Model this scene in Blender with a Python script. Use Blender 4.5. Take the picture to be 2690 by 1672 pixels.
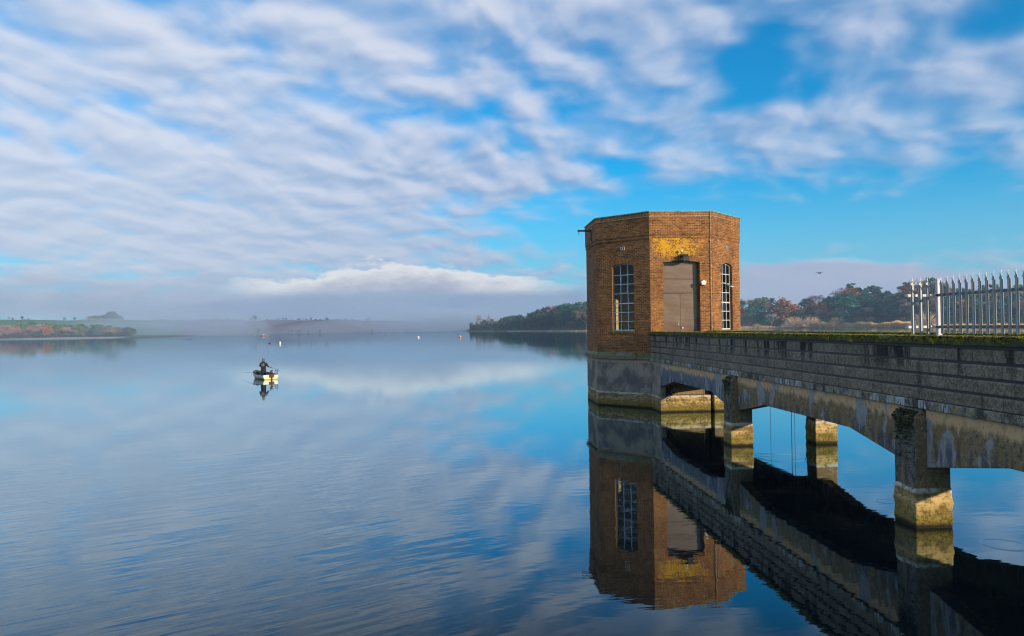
import bpy, bmesh, math, random
import numpy as np
from mathutils import Vector, Matrix
for o in list(bpy.data.objects): bpy.data.objects.remove(o)
R = math.radians
scene = bpy.context.scene
col = scene.collection

# ------------------------------------------------------------------ camera
F_PX, PITCH, ROLL, CAM_H = 1868.2, 0.0138, 0.0129, 3.7
cd = bpy.data.cameras.new('camera'); cam = bpy.data.objects.new('camera', cd); col.objects.link(cam)
cd.sensor_width = 36; cd.lens = 36*F_PX/2690; cd.clip_start = 0.1; cd.clip_end = 8000
cam.location = (0, 0, CAM_H)
cam.rotation_euler = (Matrix.Rotation(math.pi/2+PITCH, 3, 'X') @ Matrix.Rotation(-ROLL, 3, 'Z')).to_euler()
scene.camera = cam
_CM = Matrix.Rotation(math.pi/2+PITCH, 3, 'X') @ Matrix.Rotation(-ROLL, 3, 'Z')
def ray(x, y):                       # direction through a pixel of the 2690x1672 photograph
    return (_CM @ Vector(((x-1345)/F_PX, -(y-836)/F_PX, -1))).normalized()
def on_z(x, y, z=0.0):
    d = ray(x, y); return Vector((0, 0, CAM_H)) + d*((z-CAM_H)/d.z)
def azel(x, y):
    d = ray(x, y); return math.atan2(d.x, d.y), math.asin(d.z)

# ------------------------------------------------------------------ sun, exposure
SUN_AZ, SUN_EL = R(45), R(12)        # azimuth to the right of straight behind the camera
sdir = Vector((math.sin(SUN_AZ)*math.cos(SUN_EL), -math.cos(SUN_AZ)*math.cos(SUN_EL), math.sin(SUN_EL)))
sl = bpy.data.lights.new('sun', 'SUN'); sl.energy = 5.0; sl.angle = R(0.6); sl.color = (1.0, 0.81, 0.58)
so = bpy.data.objects.new('sun', sl); col.objects.link(so)
so.rotation_euler = sdir.to_track_quat('Z', 'Y').to_euler(); so.location = (30, -30, 40)
scene.view_settings.view_transform = 'Standard'; scene.view_settings.look = 'None'
scene.view_settings.exposure = 0.0; scene.view_settings.gamma = 1

# ------------------------------------------------------------------ node helper
class G:
    def __init__(s, tree): s.t = tree; s.l = tree.links
    def n(s, typ, **kw):
        nd = s.t.nodes.new(typ)
        for k, v in kw.items(): setattr(nd, k, v)
        return nd
    def put(s, sock, v):
        if isinstance(v, bpy.types.NodeSocket): s.l.new(v, sock)
        elif isinstance(v, (tuple, list)) and len(v) == 3 and len(sock.default_value) == 4: sock.default_value = (*v, 1)
        else: sock.default_value = v
    def m(s, op, a, b=None, c=None, clamp=False):
        nd = s.n('ShaderNodeMath', operation=op, use_clamp=clamp)
        s.put(nd.inputs[0], a)
        if b is not None: s.put(nd.inputs[1], b)
        if c is not None: s.put(nd.inputs[2], c)
        return nd.outputs[0]
    def add(s, a, b): return s.m('ADD', a, b)
    def sub(s, a, b): return s.m('SUBTRACT', a, b)
    def mul(s, a, b): return s.m('MULTIPLY', a, b)
    def step(s, x, a, b):            # smooth 0..1 as x goes a..b (a may be larger than b)
        nd = s.n('ShaderNodeMapRange', interpolation_type='SMOOTHSTEP')
        if a > b: s.put(nd.inputs['From Min'], b); s.put(nd.inputs['From Max'], a); nd.inputs['To Min'].default_value = 1; nd.inputs['To Max'].default_value = 0
        else: s.put(nd.inputs['From Min'], a); s.put(nd.inputs['From Max'], b)
        s.put(nd.inputs['Value'], x); return nd.outputs[0]
    def xyz(s, v):
        nd = s.n('ShaderNodeSeparateXYZ'); s.l.new(v, nd.inputs[0]); return nd.outputs
    def vec(s, x, y, z=0.0):
        nd = s.n('ShaderNodeCombineXYZ')
        for i, q in enumerate((x, y, z)): s.put(nd.inputs[i], q)
        return nd.outputs[0]
    def sc(s, v, k):                 # scale a vector per axis
        nd = s.n('ShaderNodeVectorMath', operation='MULTIPLY'); s.l.new(v, nd.inputs[0]); nd.inputs[1].default_value = k; return nd.outputs[0]
    def noise(s, v, scale=1, detail=3, rough=.5, dist=0, off=None):
        nd = s.n('ShaderNodeTexNoise'); nd.noise_dimensions = '3D'
        if off is not None:
            ad = s.n('ShaderNodeVectorMath', operation='ADD'); s.l.new(v, ad.inputs[0]); ad.inputs[1].default_value = off; v = ad.outputs[0]
        s.l.new(v, nd.inputs['Vector']); nd.inputs['Scale'].default_value = scale; nd.inputs['Detail'].default_value = detail
        nd.inputs['Roughness'].default_value = rough; nd.inputs['Distortion'].default_value = dist
        return nd.outputs[0]
    def mix(s, f, a, b):
        nd = s.n('ShaderNodeMix', data_type='RGBA'); s.put(nd.inputs[0], f); s.put(nd.inputs[6], a); s.put(nd.inputs[7], b); return nd.outputs[2]
    def tint(s, a, b):               # multiply colours
        nd = s.n('ShaderNodeMix', data_type='RGBA', blend_type='MULTIPLY'); nd.inputs[0].default_value = 1; s.put(nd.inputs[6], a); s.put(nd.inputs[7], b); return nd.outputs[2]
    def grey(s, f): return s.vec(f, f, f)
    def bump(s, h, strength=.5, dist=.02):
        nd = s.n('ShaderNodeBump'); nd.inputs['Strength'].default_value = strength; nd.inputs['Distance'].default_value = dist
        s.l.new(h, nd.inputs['Height']); return nd.outputs[0]

# ------------------------------------------------------------------ world: daylight sky with broken cloud
w = bpy.data.worlds.new('World'); scene.world = w; w.use_nodes = True
g = G(w.node_tree); w.node_tree.nodes.clear()
SKYK = 0.10
sky = g.n('ShaderNodeTexSky', sky_type='NISHITA', sun_disc=False, sun_elevation=SUN_EL, sun_rotation=math.pi-SUN_AZ)
sky.air_density = 1.0; sky.dust_density = 0.3; sky.ozone_density = 3.0
tc = g.n('ShaderNodeTexCoord'); dv = tc.outputs['Generated']
dx, dy, dz = g.xyz(dv)[0:3]
el = g.m('ARCSINE', dz); az = g.m('ARCTAN2', dx, dy)
def blob(x, y, rx, ry):              # soft patch of sky, given where it stands and its angular radii (photograph pixels)
    a, e = azel(x, y)
    A = g.m('DIVIDE', g.sub(az, a), rx/F_PX); E = g.m('DIVIDE', g.sub(el, e), ry/F_PX)
    q = g.add(g.mul(A, A), g.mul(E, E))
    return g.m('EXPONENT', g.mul(q, -1.0))
def total(lst):
    s_ = None
    for (wt, *b) in lst:
        t_ = g.mul(blob(*b), wt); s_ = t_ if s_ is None else g.add(s_, t_)
    return s_
# cloud layer: rows of altocumulus on a level sheet
tt = g.m('DIVIDE', 1.0, g.add(g.m('MAXIMUM', dz, 0.0), 0.24))
ROWA = R(30)
px = g.mul(dx, tt); py = g.mul(dy, tt)
ql = g.add(g.mul(px, math.sin(ROWA)), g.mul(py, math.cos(ROWA)))
qc = g.sub(g.mul(px, math.cos(ROWA)), g.mul(py, math.sin(ROWA)))
cv = g.vec(g.mul(qc, 1.0), g.mul(ql, 0.86), 0.0)
warp = g.n('ShaderNodeTexNoise'); g.l.new(cv, warp.inputs['Vector']); warp.inputs['Scale'].default_value = 2.2; warp.inputs['Detail'].default_value = 2
wa = g.n('ShaderNodeVectorMath', operation='MULTIPLY_ADD'); g.l.new(warp.outputs['Color'], wa.inputs[0]); wa.inputs[1].default_value = (.22, .22, 0); g.l.new(cv, wa.inputs[2])
cw = wa.outputs[0]
n1 = g.noise(cw, 7.0, 3, .36)
n2 = g.noise(cw, 2.1, 3, .5, off=(3.1, 7.7, 0))
n1s = g.noise(cw, 7.0, 3, .36, off=(.035, -.02, 0))     # the same sheet a step towards the sun
cover = g.add(total([
  (-.50, 2000, 150, 110, 110), (-.32, 2700, 40, 170, 70), (-.30, 1650, 440, 90, 35), (-.14, 430, 0, 300, 45), (-.12, 60, 40, 120, 40),
  (-.30, 1365, 85, 60, 60), (-.16, 1290, 300, 70, 50), (-.12, 330, 280, 110, 40), (-.26, 2010, 262, 170, 32),
  (.30, 2250, 70, 190, 70), (.34, 1790, 90, 120, 90), (.26, 1480, 110, 70, 90), (.22, 2250, 255, 330, 55), (.30, 2660, 170, 110, 60), (.22, 1960, 330, 190, 45), (.14, 2150, 350, 260, 40),
  (.14, 1050, 150, 260, 80), (.26, 450, 520, 900, 150), (.12, 200, 200, 380, 130), (.30, 1000, 470, 380, 90), (.30, 500, 640, 700, 60), (.14, 2350, 480, 400, 60), (-.10, 1650, 300, 200, 60), 
  (-.62, 2350, 570, 900, 95), (-.42, 1620, 600, 300, 90), (-.22, 120, 650, 200, 25), (.10, 500, 200, 700, 260)]), .07)
dens = g.add(g.add(g.mul(g.sub(n1, .5), 1.15), g.mul(g.sub(n2, .5), .45)), cover)
cloud = g.step(dens, -.30, .24)
thick = g.step(dens, .0, .40)
lit = g.m('MULTIPLY_ADD', g.sub(n1, n1s), 3.6, .50, clamp=True)
# far cloud banks low over the land, each with its own top
def bank(x0, wpx, ybase, ytop, ybot, seed, soft=14, rough=16):
    a0, e0 = azel(x0, ybase); _, e1 = azel(x0, ytop); _, e2 = azel(x0, ybot)
    A = g.m('DIVIDE', g.sub(az, a0), wpx/F_PX); pr = g.m('EXPONENT', g.mul(g.mul(A, A), -1.0))
    nn = g.noise(g.vec(g.mul(az, 14.0), g.mul(el, 34.0), seed), 1.0, 6, .6)
    top = g.add(g.m('MULTIPLY_ADD', pr, e1-e0, e0), g.mul(g.sub(nn, .5), rough*2/F_PX))
    up = g.step(g.sub(top, el), 0.0, soft/F_PX)
    dn = g.step(g.sub(el, e2), 0.0, 34/F_PX)
    side = g.step(pr, .06, .45)
    return g.mul(g.mul(up, dn), side), up, top
skyc = g.tint(sky.outputs[0], (.01, .80, 1.10))
gain = g.n('ShaderNodeVectorMath', operation='SCALE'); g.l.new(skyc, gain.inputs[0]); gain.inputs['Scale'].default_value = 1.9
skyc = gain.outputs[0]
def C(c): return tuple(v/SKYK for v in c)
lowf = g.step(el, R(13), R(0))       # paler air towards the horizon
skyc = g.mix(g.mul(lowf, .80), skyc, C((.30, .56, .75)))
ccol = g.mix(lit, C((.25, .40, .66)), C((.68, .72, .85)))
ccol = g.mix(g.mul(g.step(el, R(18), R(4)), .55), ccol, C((.42, .49, .66)))
leftw = g.step(az, R(5), R(-34))
ccol = g.mix(g.mul(leftw, .35), ccol, C((.82, .86, .93)))
rightw = g.step(az, R(-4), R(22))
c1 = g.mix(g.mul(cloud, g.m('MULTIPLY_ADD', rightw, -.22, g.m('MULTIPLY_ADD', thick, .20, .74))), skyc, ccol)
b1, u1, t1 = bank(1050, 330, 752, 686, 790, 2.0, 20, 70)   # bright heap
b2, u2, t2 = bank(300, 1000, 770, 690, 850, 5.0, 95, 60)     # grey bank on the left
b3, u3, t3 = bank(2150, 330, 760, 672, 860, 8.0, 26, 34)      # lavender bank on the right
b4, u4, t4 = bank(1200, 620, 790, 735, 880, 11.0, 40, 50)
nb = g.noise(g.vec(g.mul(az, 14.0), g.mul(el, 40.0), 0.0), 1.0, 4, .5)
c2 = g.mix(g.mul(b2, .88), c1, g.mix(nb, C((.30, .38, .54)), C((.50, .55, .68))))
c3 = g.mix(g.mul(b3, .9), c2, g.mix(g.mul(blob(2230, 675, 110, 30), g.step(g.sub(t3, el), 26/F_PX, 4/F_PX)), g.mix(nb, C((.36, .44, .63)), C((.52, .53, .66))), C((.75, .78, .86))))
c4 = g.mix(g.mul(b4, .85), c3, g.mix(nb, C((.20, .32, .50)), C((.34, .44, .60))))
c5 = g.mix(g.mul(b1, .95), c4, g.mix(g.step(g.sub(t1, el), 85/F_PX, 4/F_PX), C((.40, .45, .58)), C((.92, .90, .89))))
bg = g.n('ShaderNodeBackground'); g.l.new(c5, bg.inputs[0]); bg.inputs[1].default_value = SKYK
wo = g.n('ShaderNodeOutputWorld'); g.l.new(bg.outputs[0], wo.inputs[0])

# ------------------------------------------------------------------ object helpers
def tag(o, label=None, cat=None, group=None, kind=None):
    if label: o['label'] = label
    if cat: o['category'] = cat
    if group: o['group'] = group
    if kind: o['kind'] = kind
    return o
def empty(name, loc=(0, 0, 0), rz=0):
    o = bpy.data.objects.new(name, None); col.objects.link(o); o.location = loc; o.rotation_euler = (0, 0, rz); o.empty_display_size = .2; return o
class MB:
    def __init__(s): s.v = []; s.f = []; s.uv = []
    def face(s, pts, uv=None):
        i = len(s.v); s.v += [tuple(p) for p in pts]; s.f.append(tuple(range(i, i+len(pts)))); s.uv.append(uv or [(0, 0)]*len(pts)); return s
    def box(s, x0, x1, y0, y1, z0, z1):
        P = [(x0,y0,z0),(x1,y0,z0),(x1,y1,z0),(x0,y1,z0),(x0,y0,z1),(x1,y0,z1),(x1,y1,z1),(x0,y1,z1)]; i = len(s.v); s.v += P
        for q in ((3,2,1,0),(4,5,6,7),(0,1,5,4),(1,2,6,5),(2,3,7,6),(3,0,4,7)): s.f.append(tuple(i+k for k in q)); s.uv.append([(0, 0)]*4)
        return s
    def prism(s, poly, fn, t0, t1):  # poly: 2D outline; fn(a, b, t) -> point
        n = len(poly); i = len(s.v)
        s.v += [tuple(fn(a, b, t0)) for a, b in poly]+[tuple(fn(a, b, t1)) for a, b in poly]
        s.f.append(tuple(i+k for k in range(n))[::-1]); s.f.append(tuple(i+n+k for k in range(n))); s.uv += [[(0, 0)]*n]*2
        for k in range(n): s.f.append((i+k, i+(k+1) % n, i+n+(k+1) % n, i+n+k)); s.uv.append([(0, 0)]*4)
        return s
    def tube(s, pts, r, n=8, closed=False):
        pts = [Vector(p) for p in pts]; rs = r if isinstance(r, (list, tuple)) else [r]*len(pts); i0 = len(s.v)
        for k, p in enumerate(pts):
            a = pts[k-1] if (k > 0 or closed) else p; b = pts[(k+1) % len(pts)] if (k < len(pts)-1 or closed) else p
            t = (b-a).normalized(); u = t.cross(Vector((0, 0, 1)) if abs(t.z) < .9 else Vector((1, 0, 0))).normalized(); q = t.cross(u)
            for j in range(n):
                c_ = 2*math.pi*j/n; s.v.append(tuple(p+u*(rs[k]*math.cos(c_))+q*(rs[k]*math.sin(c_))))
        m = len(pts)
        for k in range(m if closed else m-1):
            for j in range(n):
                s.f.append((i0+k*n+j, i0+k*n+(j+1) % n, i0+((k+1) % m)*n+(j+1) % n, i0+((k+1) % m)*n+j)); s.uv.append([(0, 0)]*4)
        if not closed:
            s.f.append(tuple(i0+j for j in range(n))[::-1]); s.f.append(tuple(i0+(m-1)*n+j for j in range(n))); s.uv += [[(0, 0)]*n]*2
        return s
    def loft(s, rings, cap=True):
        n = len(rings[0]); i0 = len(s.v)
        for r_ in rings: s.v += [tuple(p) for p in r_]
        for k in range(len(rings)-1):
            for j in range(n): s.f.append((i0+k*n+j, i0+k*n+(j+1) % n, i0+(k+1)*n+(j+1) % n, i0+(k+1)*n+j)); s.uv.append([(0, 0)]*4)
        if cap: s.f.append(tuple(i0+j for j in range(n))[::-1]); s.f.append(tuple(i0+(len(rings)-1)*n+j for j in range(n))); s.uv += [[(0, 0)]*n]*2
        return s
    def ball(s, c, r, n=10, sq=(1, 1, 1)):
        rings = []
        for k in range(1, n): 
            t = math.pi*k/n; rings.append([(c[0]+sq[0]*r*math.sin(t)*math.cos(2*math.pi*j/n), c[1]+sq[1]*r*math.sin(t)*math.sin(2*math.pi*j/n), c[2]-sq[2]*r*math.cos(t)) for j in range(n)])
        return s.loft(rings)
    def build(s, name, mt, parent=None, bevel=0, smooth=False, seg=2, fix=True):
        me = bpy.data.meshes.new(name); me.from_pydata(s.v, [], s.f)
        ul = me.uv_layers.new(name='UVMap'); flat = [c for u in s.uv for p in u for c in p]; ul.data.foreach_set('uv', flat)
        if fix:
            bm = bmesh.new(); bm.from_mesh(me); bmesh.ops.recalc_face_normals(bm, faces=bm.faces); bm.to_mesh(me); bm.free()
        o = bpy.data.objects.new(name, me); col.objects.link(o)
        if mt: me.materials.append(mt)
        if parent: o.parent = parent
        if bevel:
            b = o.modifiers.new('bevel', 'BEVEL'); b.width = bevel; b.segments = seg; b.limit_method = 'ANGLE'; b.angle_limit = R(40)
        if smooth: me.polygons.foreach_set('use_smooth', [True]*len(me.polygons))
        return o
def clone(o, parent=None):
    c = o.copy(); col.objects.link(c)
    if parent is not None: c.parent = parent
    for ch in list(o.children): clone(ch, c)
    return c

# ------------------------------------------------------------------ materials
def newmat(name):
    m = bpy.data.materials.new(name); m.use_nodes = True; nt = m.node_tree; nt.nodes.clear(); q = G(nt)
    bs = q.n('ShaderNodeBsdfPrincipled'); out = q.n('ShaderNodeOutputMaterial'); q.l.new(bs.outputs[0], out.inputs[0])
    q.b = bs; q.out = out; q.obj = q.n('ShaderNodeTexCoord').outputs['Object']; q.uv = q.n('ShaderNodeTexCoord').outputs['UV']; q.m_ = m
    return q
def setp(q, colr, rough=.8, metal=0, normal=None, spec=.4):
    q.put(q.b.inputs['Base Color'], colr); q.put(q.b.inputs['Roughness'], rough); q.put(q.b.inputs['Metallic'], metal); q.b.inputs['Specular IOR Level'].default_value = spec
    if normal is not None: q.l.new(normal, q.b.inputs['Normal'])
    return q.m_
def plain(name, c, rough=.6, metal=0, var=.25, scale=6, bump=.15, c2=None, dirt=None):
    q = newmat(name); n = q.noise(q.obj, scale, 5, .6)
    f = q.step(n, .3, .7); a = tuple(v*(1-var) for v in c); b_ = c2 or tuple(min(1, v*(1+var*.6)) for v in c)
    cc = q.mix(f, a, b_)
    if dirt: cc = q.mix(q.mul(q.step(q.noise(q.sc(q.obj, (1, 1, .25)), scale*2.5, 4, .6, off=(4, 4, 4)), .52, .7), .8), cc, dirt)
    return setp(q, cc, q.m('MULTIPLY_ADD', n, .2, rough-.1), metal, q.bump(n, bump, .01))

def mat_brick(soldier=False, lichen=False):
    q = newmat('brick_soldier' if soldier else ('brick_door_face' if lichen else 'brick'))
    br = q.n('ShaderNodeTexBrick'); 
    if soldier:
        u_, v_ = q.xyz(q.uv)[0:2]; q.l.new(q.vec(v_, u_, 0.0), br.inputs['Vector']); br.offset = 0.0
        br.inputs['Brick Width'].default_value = .23
    else:
        q.l.new(q.uv, br.inputs['Vector']); br.offset = .5; br.inputs['Brick Width'].default_value = .225
    br.inputs['Scale'].default_value = 1; br.inputs['Row Height'].default_value = .075
    br.inputs['Mortar Size'].default_value = .008; br.inputs['Mortar Smooth'].default_value = .2; br.inputs['Bias'].default_value = -.1
    br.inputs['Color1'].default_value = (.30, .122, .036, 1); br.inputs['Color2'].default_value = (.10, .036, .018, 1); br.inputs['Mortar'].default_value = (.50, .29, .12, 1)
    big = q.noise(q.obj, .9, 4, .6); fine = q.noise(q.obj, 14, 4, .6)
    c = q.mix(q.mul(q.step(big, .42, .66), .55), br.outputs['Color'], (.36, .15, .045))
    c = q.tint(c, q.grey(q.m('MULTIPLY_ADD', fine, 1.5, .25)))
    rw = q.noise(q.sc(q.obj, (3, 3, 13.3)), 1.0, 2, .7, off=(1, 9, 2)); c = q.tint(c, q.grey(q.m('MULTIPLY_ADD', rw, 1.6, .2)))
    mf = q.step(q.noise(q.obj, 1.1, 3, .6, off=(8, 1, 3)), .50, .60)   # courses where the pale pointing shows less
    c = q.mix(q.mul(mf, q.mul(br.outputs['Fac'], .75)), c, (.20, .095, .04))
    x, y, z = q.xyz(q.obj)[0:3]
    soot = q.mul(q.step(q.noise(q.sc(q.obj, (1, 1, .3)), 1.7, 4, .6, off=(2, 0, 0)), .5, .75), .5)
    c = q.mix(soot, c, (.08, .042, .026))
    if lichen:
        ce = q.add(q.m('POWER', q.m('DIVIDE', q.sub(x, 1.2), 1.25), 2.0), q.m('POWER', q.m('DIVIDE', q.sub(z, 7.35), .62), 2.0))
        reg = q.step(ce, 1.7, .1)
        few = q.mul(q.step(z, 7.6, 7.0), q.step(q.noise(q.obj, 2.3, 2), .58, .7))
        nn = q.add(q.mul(q.noise(q.obj, 16, 5, .75, off=(1, 2, 3)), .65), q.mul(q.noise(q.obj, 3.1, 3, .6, off=(4, 0, 1)), .35))
        below = q.step(z, 7.70, 7.66)
        mk = q.step(q.add(nn, q.m('MULTIPLY_ADD', reg, .15, q.mul(few, .06))), .605, .65)
        c = q.mix(q.mul(q.mul(mk, below), .92), c, q.mix(nn, (.58, .27, .010), (.80, .43, .02)))
    edge = q.sub(1.0, br.outputs['Fac'])
    return setp(q, c, .85, 0, q.bump(q.add(edge, q.mul(fine, .5)), .6, .012), .25)
M = {}
M['brick'] = mat_brick(); M['soldier'] = mat_brick(True); M['brick_l'] = mat_brick(False, True)

def tide(q, c, zt=.66, warm=1.0):    # the band the lake washes: pale salts, buff layers, weed at the foot
    x, y, z = q.xyz(q.obj)[0:3]
    wob = q.mul(q.sub(q.noise(q.sc(q.obj, (1, 1, .2)), 2.6, 6, .7), .5), .17); zz = q.add(z, wob)
    lay = q.noise(q.sc(q.obj, (1.1, 1.1, 5)), 1.4, 6, .68)
    buff = q.mix(q.step(lay, .38, .62), (.20*warm, .135*warm, .055), (.60*warm, .43*warm, .20))
    buff = q.mix(q.mul(q.step(q.noise(q.obj, 7, 6, .72), .48, .60), .75), buff, (.13, .095, .035))
    weed = q.mix(q.step(q.noise(q.obj, 26, 4, .7), .35, .65), (.045, .038, .008), (.30, .225, .035))
    buff = q.mix(q.mul(q.step(zz, .48, .16), .8), buff, weed)
    salt = q.mul(q.mul(q.step(zz, zt+.03, zt), q.step(zz, zt-.09, zt-.04)), q.step(q.noise(q.obj, 3.5, 4, .6, off=(5, 5, 0)), .38, .5))
    c = q.mix(q.step(zz, zt+.01, zt-.01), c, buff)
    c = q.mix(q.mul(salt, .85), c, (.66, .63, .55))
    return q.mix(q.step(q.add(z, q.mul(wob, .5)), .13, .02), c, (.025, .022, .012))
def mat_concrete(name, kind):
    q = newmat(name); x, y, z = q.xyz(q.obj)[0:3]
    st = q.noise(q.sc(q.obj, (3.2, 3.2, .45)), 1.3, 5, .6); big = q.noise(q.obj, 1.1, 4, .6, off=(9, 3, 1)); fine = q.noise(q.obj, 38, 4, .7); mid = q.noise(q.obj, 6, 5, .65, off=(2, 8, 8))
    tan = (.76, .48, .25); blue = (.135, .15, .175); agg = q.mix(q.step(q.add(q.mul(fine, .4), q.mul(q.noise(q.obj, 11, 5, .75, off=(7, 2, 5)), .6)), .34, .66), (.075, .055, .032), (.46, .34, .18))
    pale = (.27, .28, .285)
    if kind == 'beam':
        near = q.step(y, -10.5, -8.5)       # first span by the tower keeps most of its grey wash
        lo = q.add(z, q.mul(q.sub(st, .5), .55))
        c = q.mix(q.step(q.add(big, q.mul(q.sub(mid, .5), .5)), .48, .60), agg, q.mix(mid, (.13, .095, .055), (.42, .27, .12)))
        c = q.mix(q.mul(near, q.step(lo, 2.04, 1.92)), c, q.mix(mid, (.10, .11, .135), (.27, .28, .295)))
        c = q.mix(q.mul(q.step(lo, 1.84, 1.98), q.m('MULTIPLY_ADD', q.step(mid, .4, .5), .3, .65)), c, tan)
        pn = q.noise(q.sc(q.obj, (1, 1.5, .9)), 1.25, 3, .45, dist=.4, off=(.4, 3.3, 2.1))
        patch = q.step(q.add(pn, q.mul(q.sub(mid, .5), .12)), .56, .585)
        c = q.mix(q.mul(patch, .9), c, q.mix(mid, (.19, .20, .215), (.50, .49, .48)))
        c = q.mix(q.mul(q.mul(q.step(lo, 1.85, 1.5), q.step(st, .46, .58)), .85), c, q.mix(mid, (.05, .052, .06), (.13, .135, .14)))
        cr = q.step(q.m('ABSOLUTE', q.sub(q.noise(q.sc(q.obj, (1, 2.2, .7)), 1.9, 3, .6, off=(7, 7, 0)), .5)), .004, .0015)
        c = q.mix(q.mul(cr, .8), c, (.06, .035, .02))
        rust = q.mul(q.step(q.noise(q.obj, 7, 3, .6, off=(3, 0, 9)), .68, .74), .8)
        c = q.mix(rust, c, (.36, .17, .04))
    elif kind == 'base':
        c = q.mix(q.step(big, .4, .6), (.17, .15, .135), (.40, .32, .24))
        c = q.mix(q.mul(q.step(st, .52, .66), .6), c, (.11, .115, .135))
        c = q.mix(q.step(q.add(z, q.mul(q.sub(mid, .5), .3)), 2.0, 2.10), c, (.50, .36, .21))
        r2 = q.mul(q.step(mid, .62, .7), .6); c = q.mix(r2, c, (.36, .21, .10))
        c = q.mix(q.mul(q.step(z, 1.2, .75), q.mul(q.step(mid, .45, .55), .5)), c, (.36, .32, .24))
    elif kind == 'pier':
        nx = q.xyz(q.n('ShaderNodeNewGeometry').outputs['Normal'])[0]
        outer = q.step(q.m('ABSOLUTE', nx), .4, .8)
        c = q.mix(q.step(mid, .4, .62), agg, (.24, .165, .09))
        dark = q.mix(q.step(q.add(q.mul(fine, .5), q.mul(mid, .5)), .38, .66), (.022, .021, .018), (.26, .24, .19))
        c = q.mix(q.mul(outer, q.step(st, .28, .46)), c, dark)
        sp = q.step(q.noise(q.obj, 24, 2, .5, off=(6, 6, 1)), .70, .73); c = q.mix(q.mul(sp, .7), c, (.42, .40, .34))
        c = q.mix(q.mul(q.step(mid, .66, .71), .8), c, (.36, .20, .03))
    elif kind == 'block':
        rnd = q.n('ShaderNodeNewGeometry').outputs['Random Per Island']
        f2 = q.noise(q.obj, 13, 5, .75, off=(5, 2, 2)); c = q.mix(q.step(q.add(q.mul(fine, .5), q.mul(f2, .5)), .36, .64), (.105, .086, .062), (.37, .30, .215))
        c = q.tint(c, q.grey(q.m('MULTIPLY_ADD', rnd, .35, .85)))
        bl = q.mul(q.step(q.noise(q.sc(q.obj, (2.2, 2.2, .35)), 1.2, 4, .6), .49, .60), q.step(z, 2.6, 3.1))
        c = q.mix(q.mul(bl, .88), c, (.014, .014, .015))
        c = q.mix(q.mul(q.step(st, .57, .7), .6), c, (.028, .028, .028))
        sp = q.step(q.noise(q.obj, 19, 2, .5, off=(6, 6, 1)), .755, .775); c = q.mix(sp, c, (.52, .50, .45))
        yl = q.step(q.noise(q.obj, 6.5, 2, .4, off=(1, 6, 4)), .765, .78); c = q.mix(yl, c, (.40, .25, .02))
    elif kind == 'ledge':
        c = q.mix(q.step(q.add(q.mul(fine, .5), q.mul(mid, .5)), .36, .62), (.06, .055, .04), (.42, .37, .27))
        c = q.mix(q.mul(q.step(st, .5, .62), .8), c, (.04, .042, .045))
        wh = q.mul(q.step(q.noise(q.sc(q.obj, (1, 7, 1.2)), 1.3, 4, .65, off=(0, 5, 0)), .52, .60), q.step(q.noise(q.sc(q.obj, (.4, .4, .4)), 1.2, 2, off=(4, 0, 0)), .45, .55))
        c = q.mix(q.mul(wh, .85), c, (.58, .57, .60))
        yl = q.step(q.noise(q.obj, 4.5, 3, .5, off=(1, 6, 4)), .66, .69); c = q.mix(yl, c, (.34, .24, .03))
    elif kind == 'coping':
        nz = q.xyz(q.n('ShaderNodeNewGeometry').outputs['Normal'])[2]
        c = q.mix(mid, (.025, .025, .018), (.15, .13, .08))
        moss = q.step(q.add(q.noise(q.obj, 5, 5, .7), q.mul(q.step(z, 3.33, 3.47), .22)), .52, .62)
        c = q.mix(q.mul(moss, .9), c, q.mix(q.noise(q.obj, 12, 3, .6, off=(3, 3, 3)), (.05, .075, .010), (.30, .27, .02)))
        c = q.mix(q.mul(q.step(nz, .6, .9), q.step(mid, .4, .55)), c, (.30, .28, .20))
        yl = q.step(q.noise(q.sc(q.obj, (1, 1, 1)), 3.2, 3, .5, off=(1, 6, 4)), .66, .70); c = q.mix(q.mul(yl, .9), c, (.46, .33, .02))
    elif kind == 'plinth':
        c = q.mix(mid, (.13, .11, .075), (.34, .29, .20)); gr_ = q.step(q.noise(q.obj, 4, 4, .65), .5, .62); c = q.mix(q.mul(gr_, .7), c, (.12, .12, .035))
    elif kind == 'deck':
        c = q.mix(fine, (.14, .13, .12), (.24, .22, .19))
    elif kind == 'soffit':
        c = q.mix(st, (.05, .045, .035), (.20, .17, .12))
    if kind in ('base', 'pier'): c = tide(q, c, .66 if kind == 'base' else .69, .9 if kind == 'base' else 1.1)
    h = q.add(q.mul(fine, .6), mid)
    return setp(q, c, .88, 0, q.bump(h, .55, .025), .2)
for k in ('plinth', 'beam', 'base', 'pier', 'block', 'ledge', 'coping', 'deck', 'soffit'): M[k] = mat_concrete('concrete_'+k, k)

def mat_galv(name, c, var):
    q = newmat(name); n = q.noise(q.obj, 18, 4, .6); s_ = q.noise(q.sc(q.obj, (1, 1, .12)), 9, 3)
    cc = q.mix(n, tuple(v*(1-var) for v in c), c); cc = q.mix(q.mul(q.step(s_, .56, .7), .4), cc, (.20, .19, .16))
    return setp(q, cc, q.m('MULTIPLY_ADD', n, .25, .38), .35, q.bump(n, .1, .005), .5)
M['galv'] = mat_galv('galvanised_steel', (.36, .38, .38), .4)
M['galvd'] = mat_galv('galvanised_rail', (.17, .19, .20), .35)
M['whitepaint'] = plain('white_post_paint', (.74, .70, .72), .5, 0, .12, 8, .08, dirt=(.45, .40, .34))
M['winpaint'] = plain('window_white_paint', (.72, .73, .74), .45, 0, .12, 9, .05, dirt=(.42, .38, .30))
M['copper'] = plain('green_copper', (.16, .42, .30), .6, .1, .4, 5, .1, c2=(.30, .55, .40))
M['black'] = plain('black_plastic', (.018, .017, .018), .4, 0, .3, 9, .05)
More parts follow.
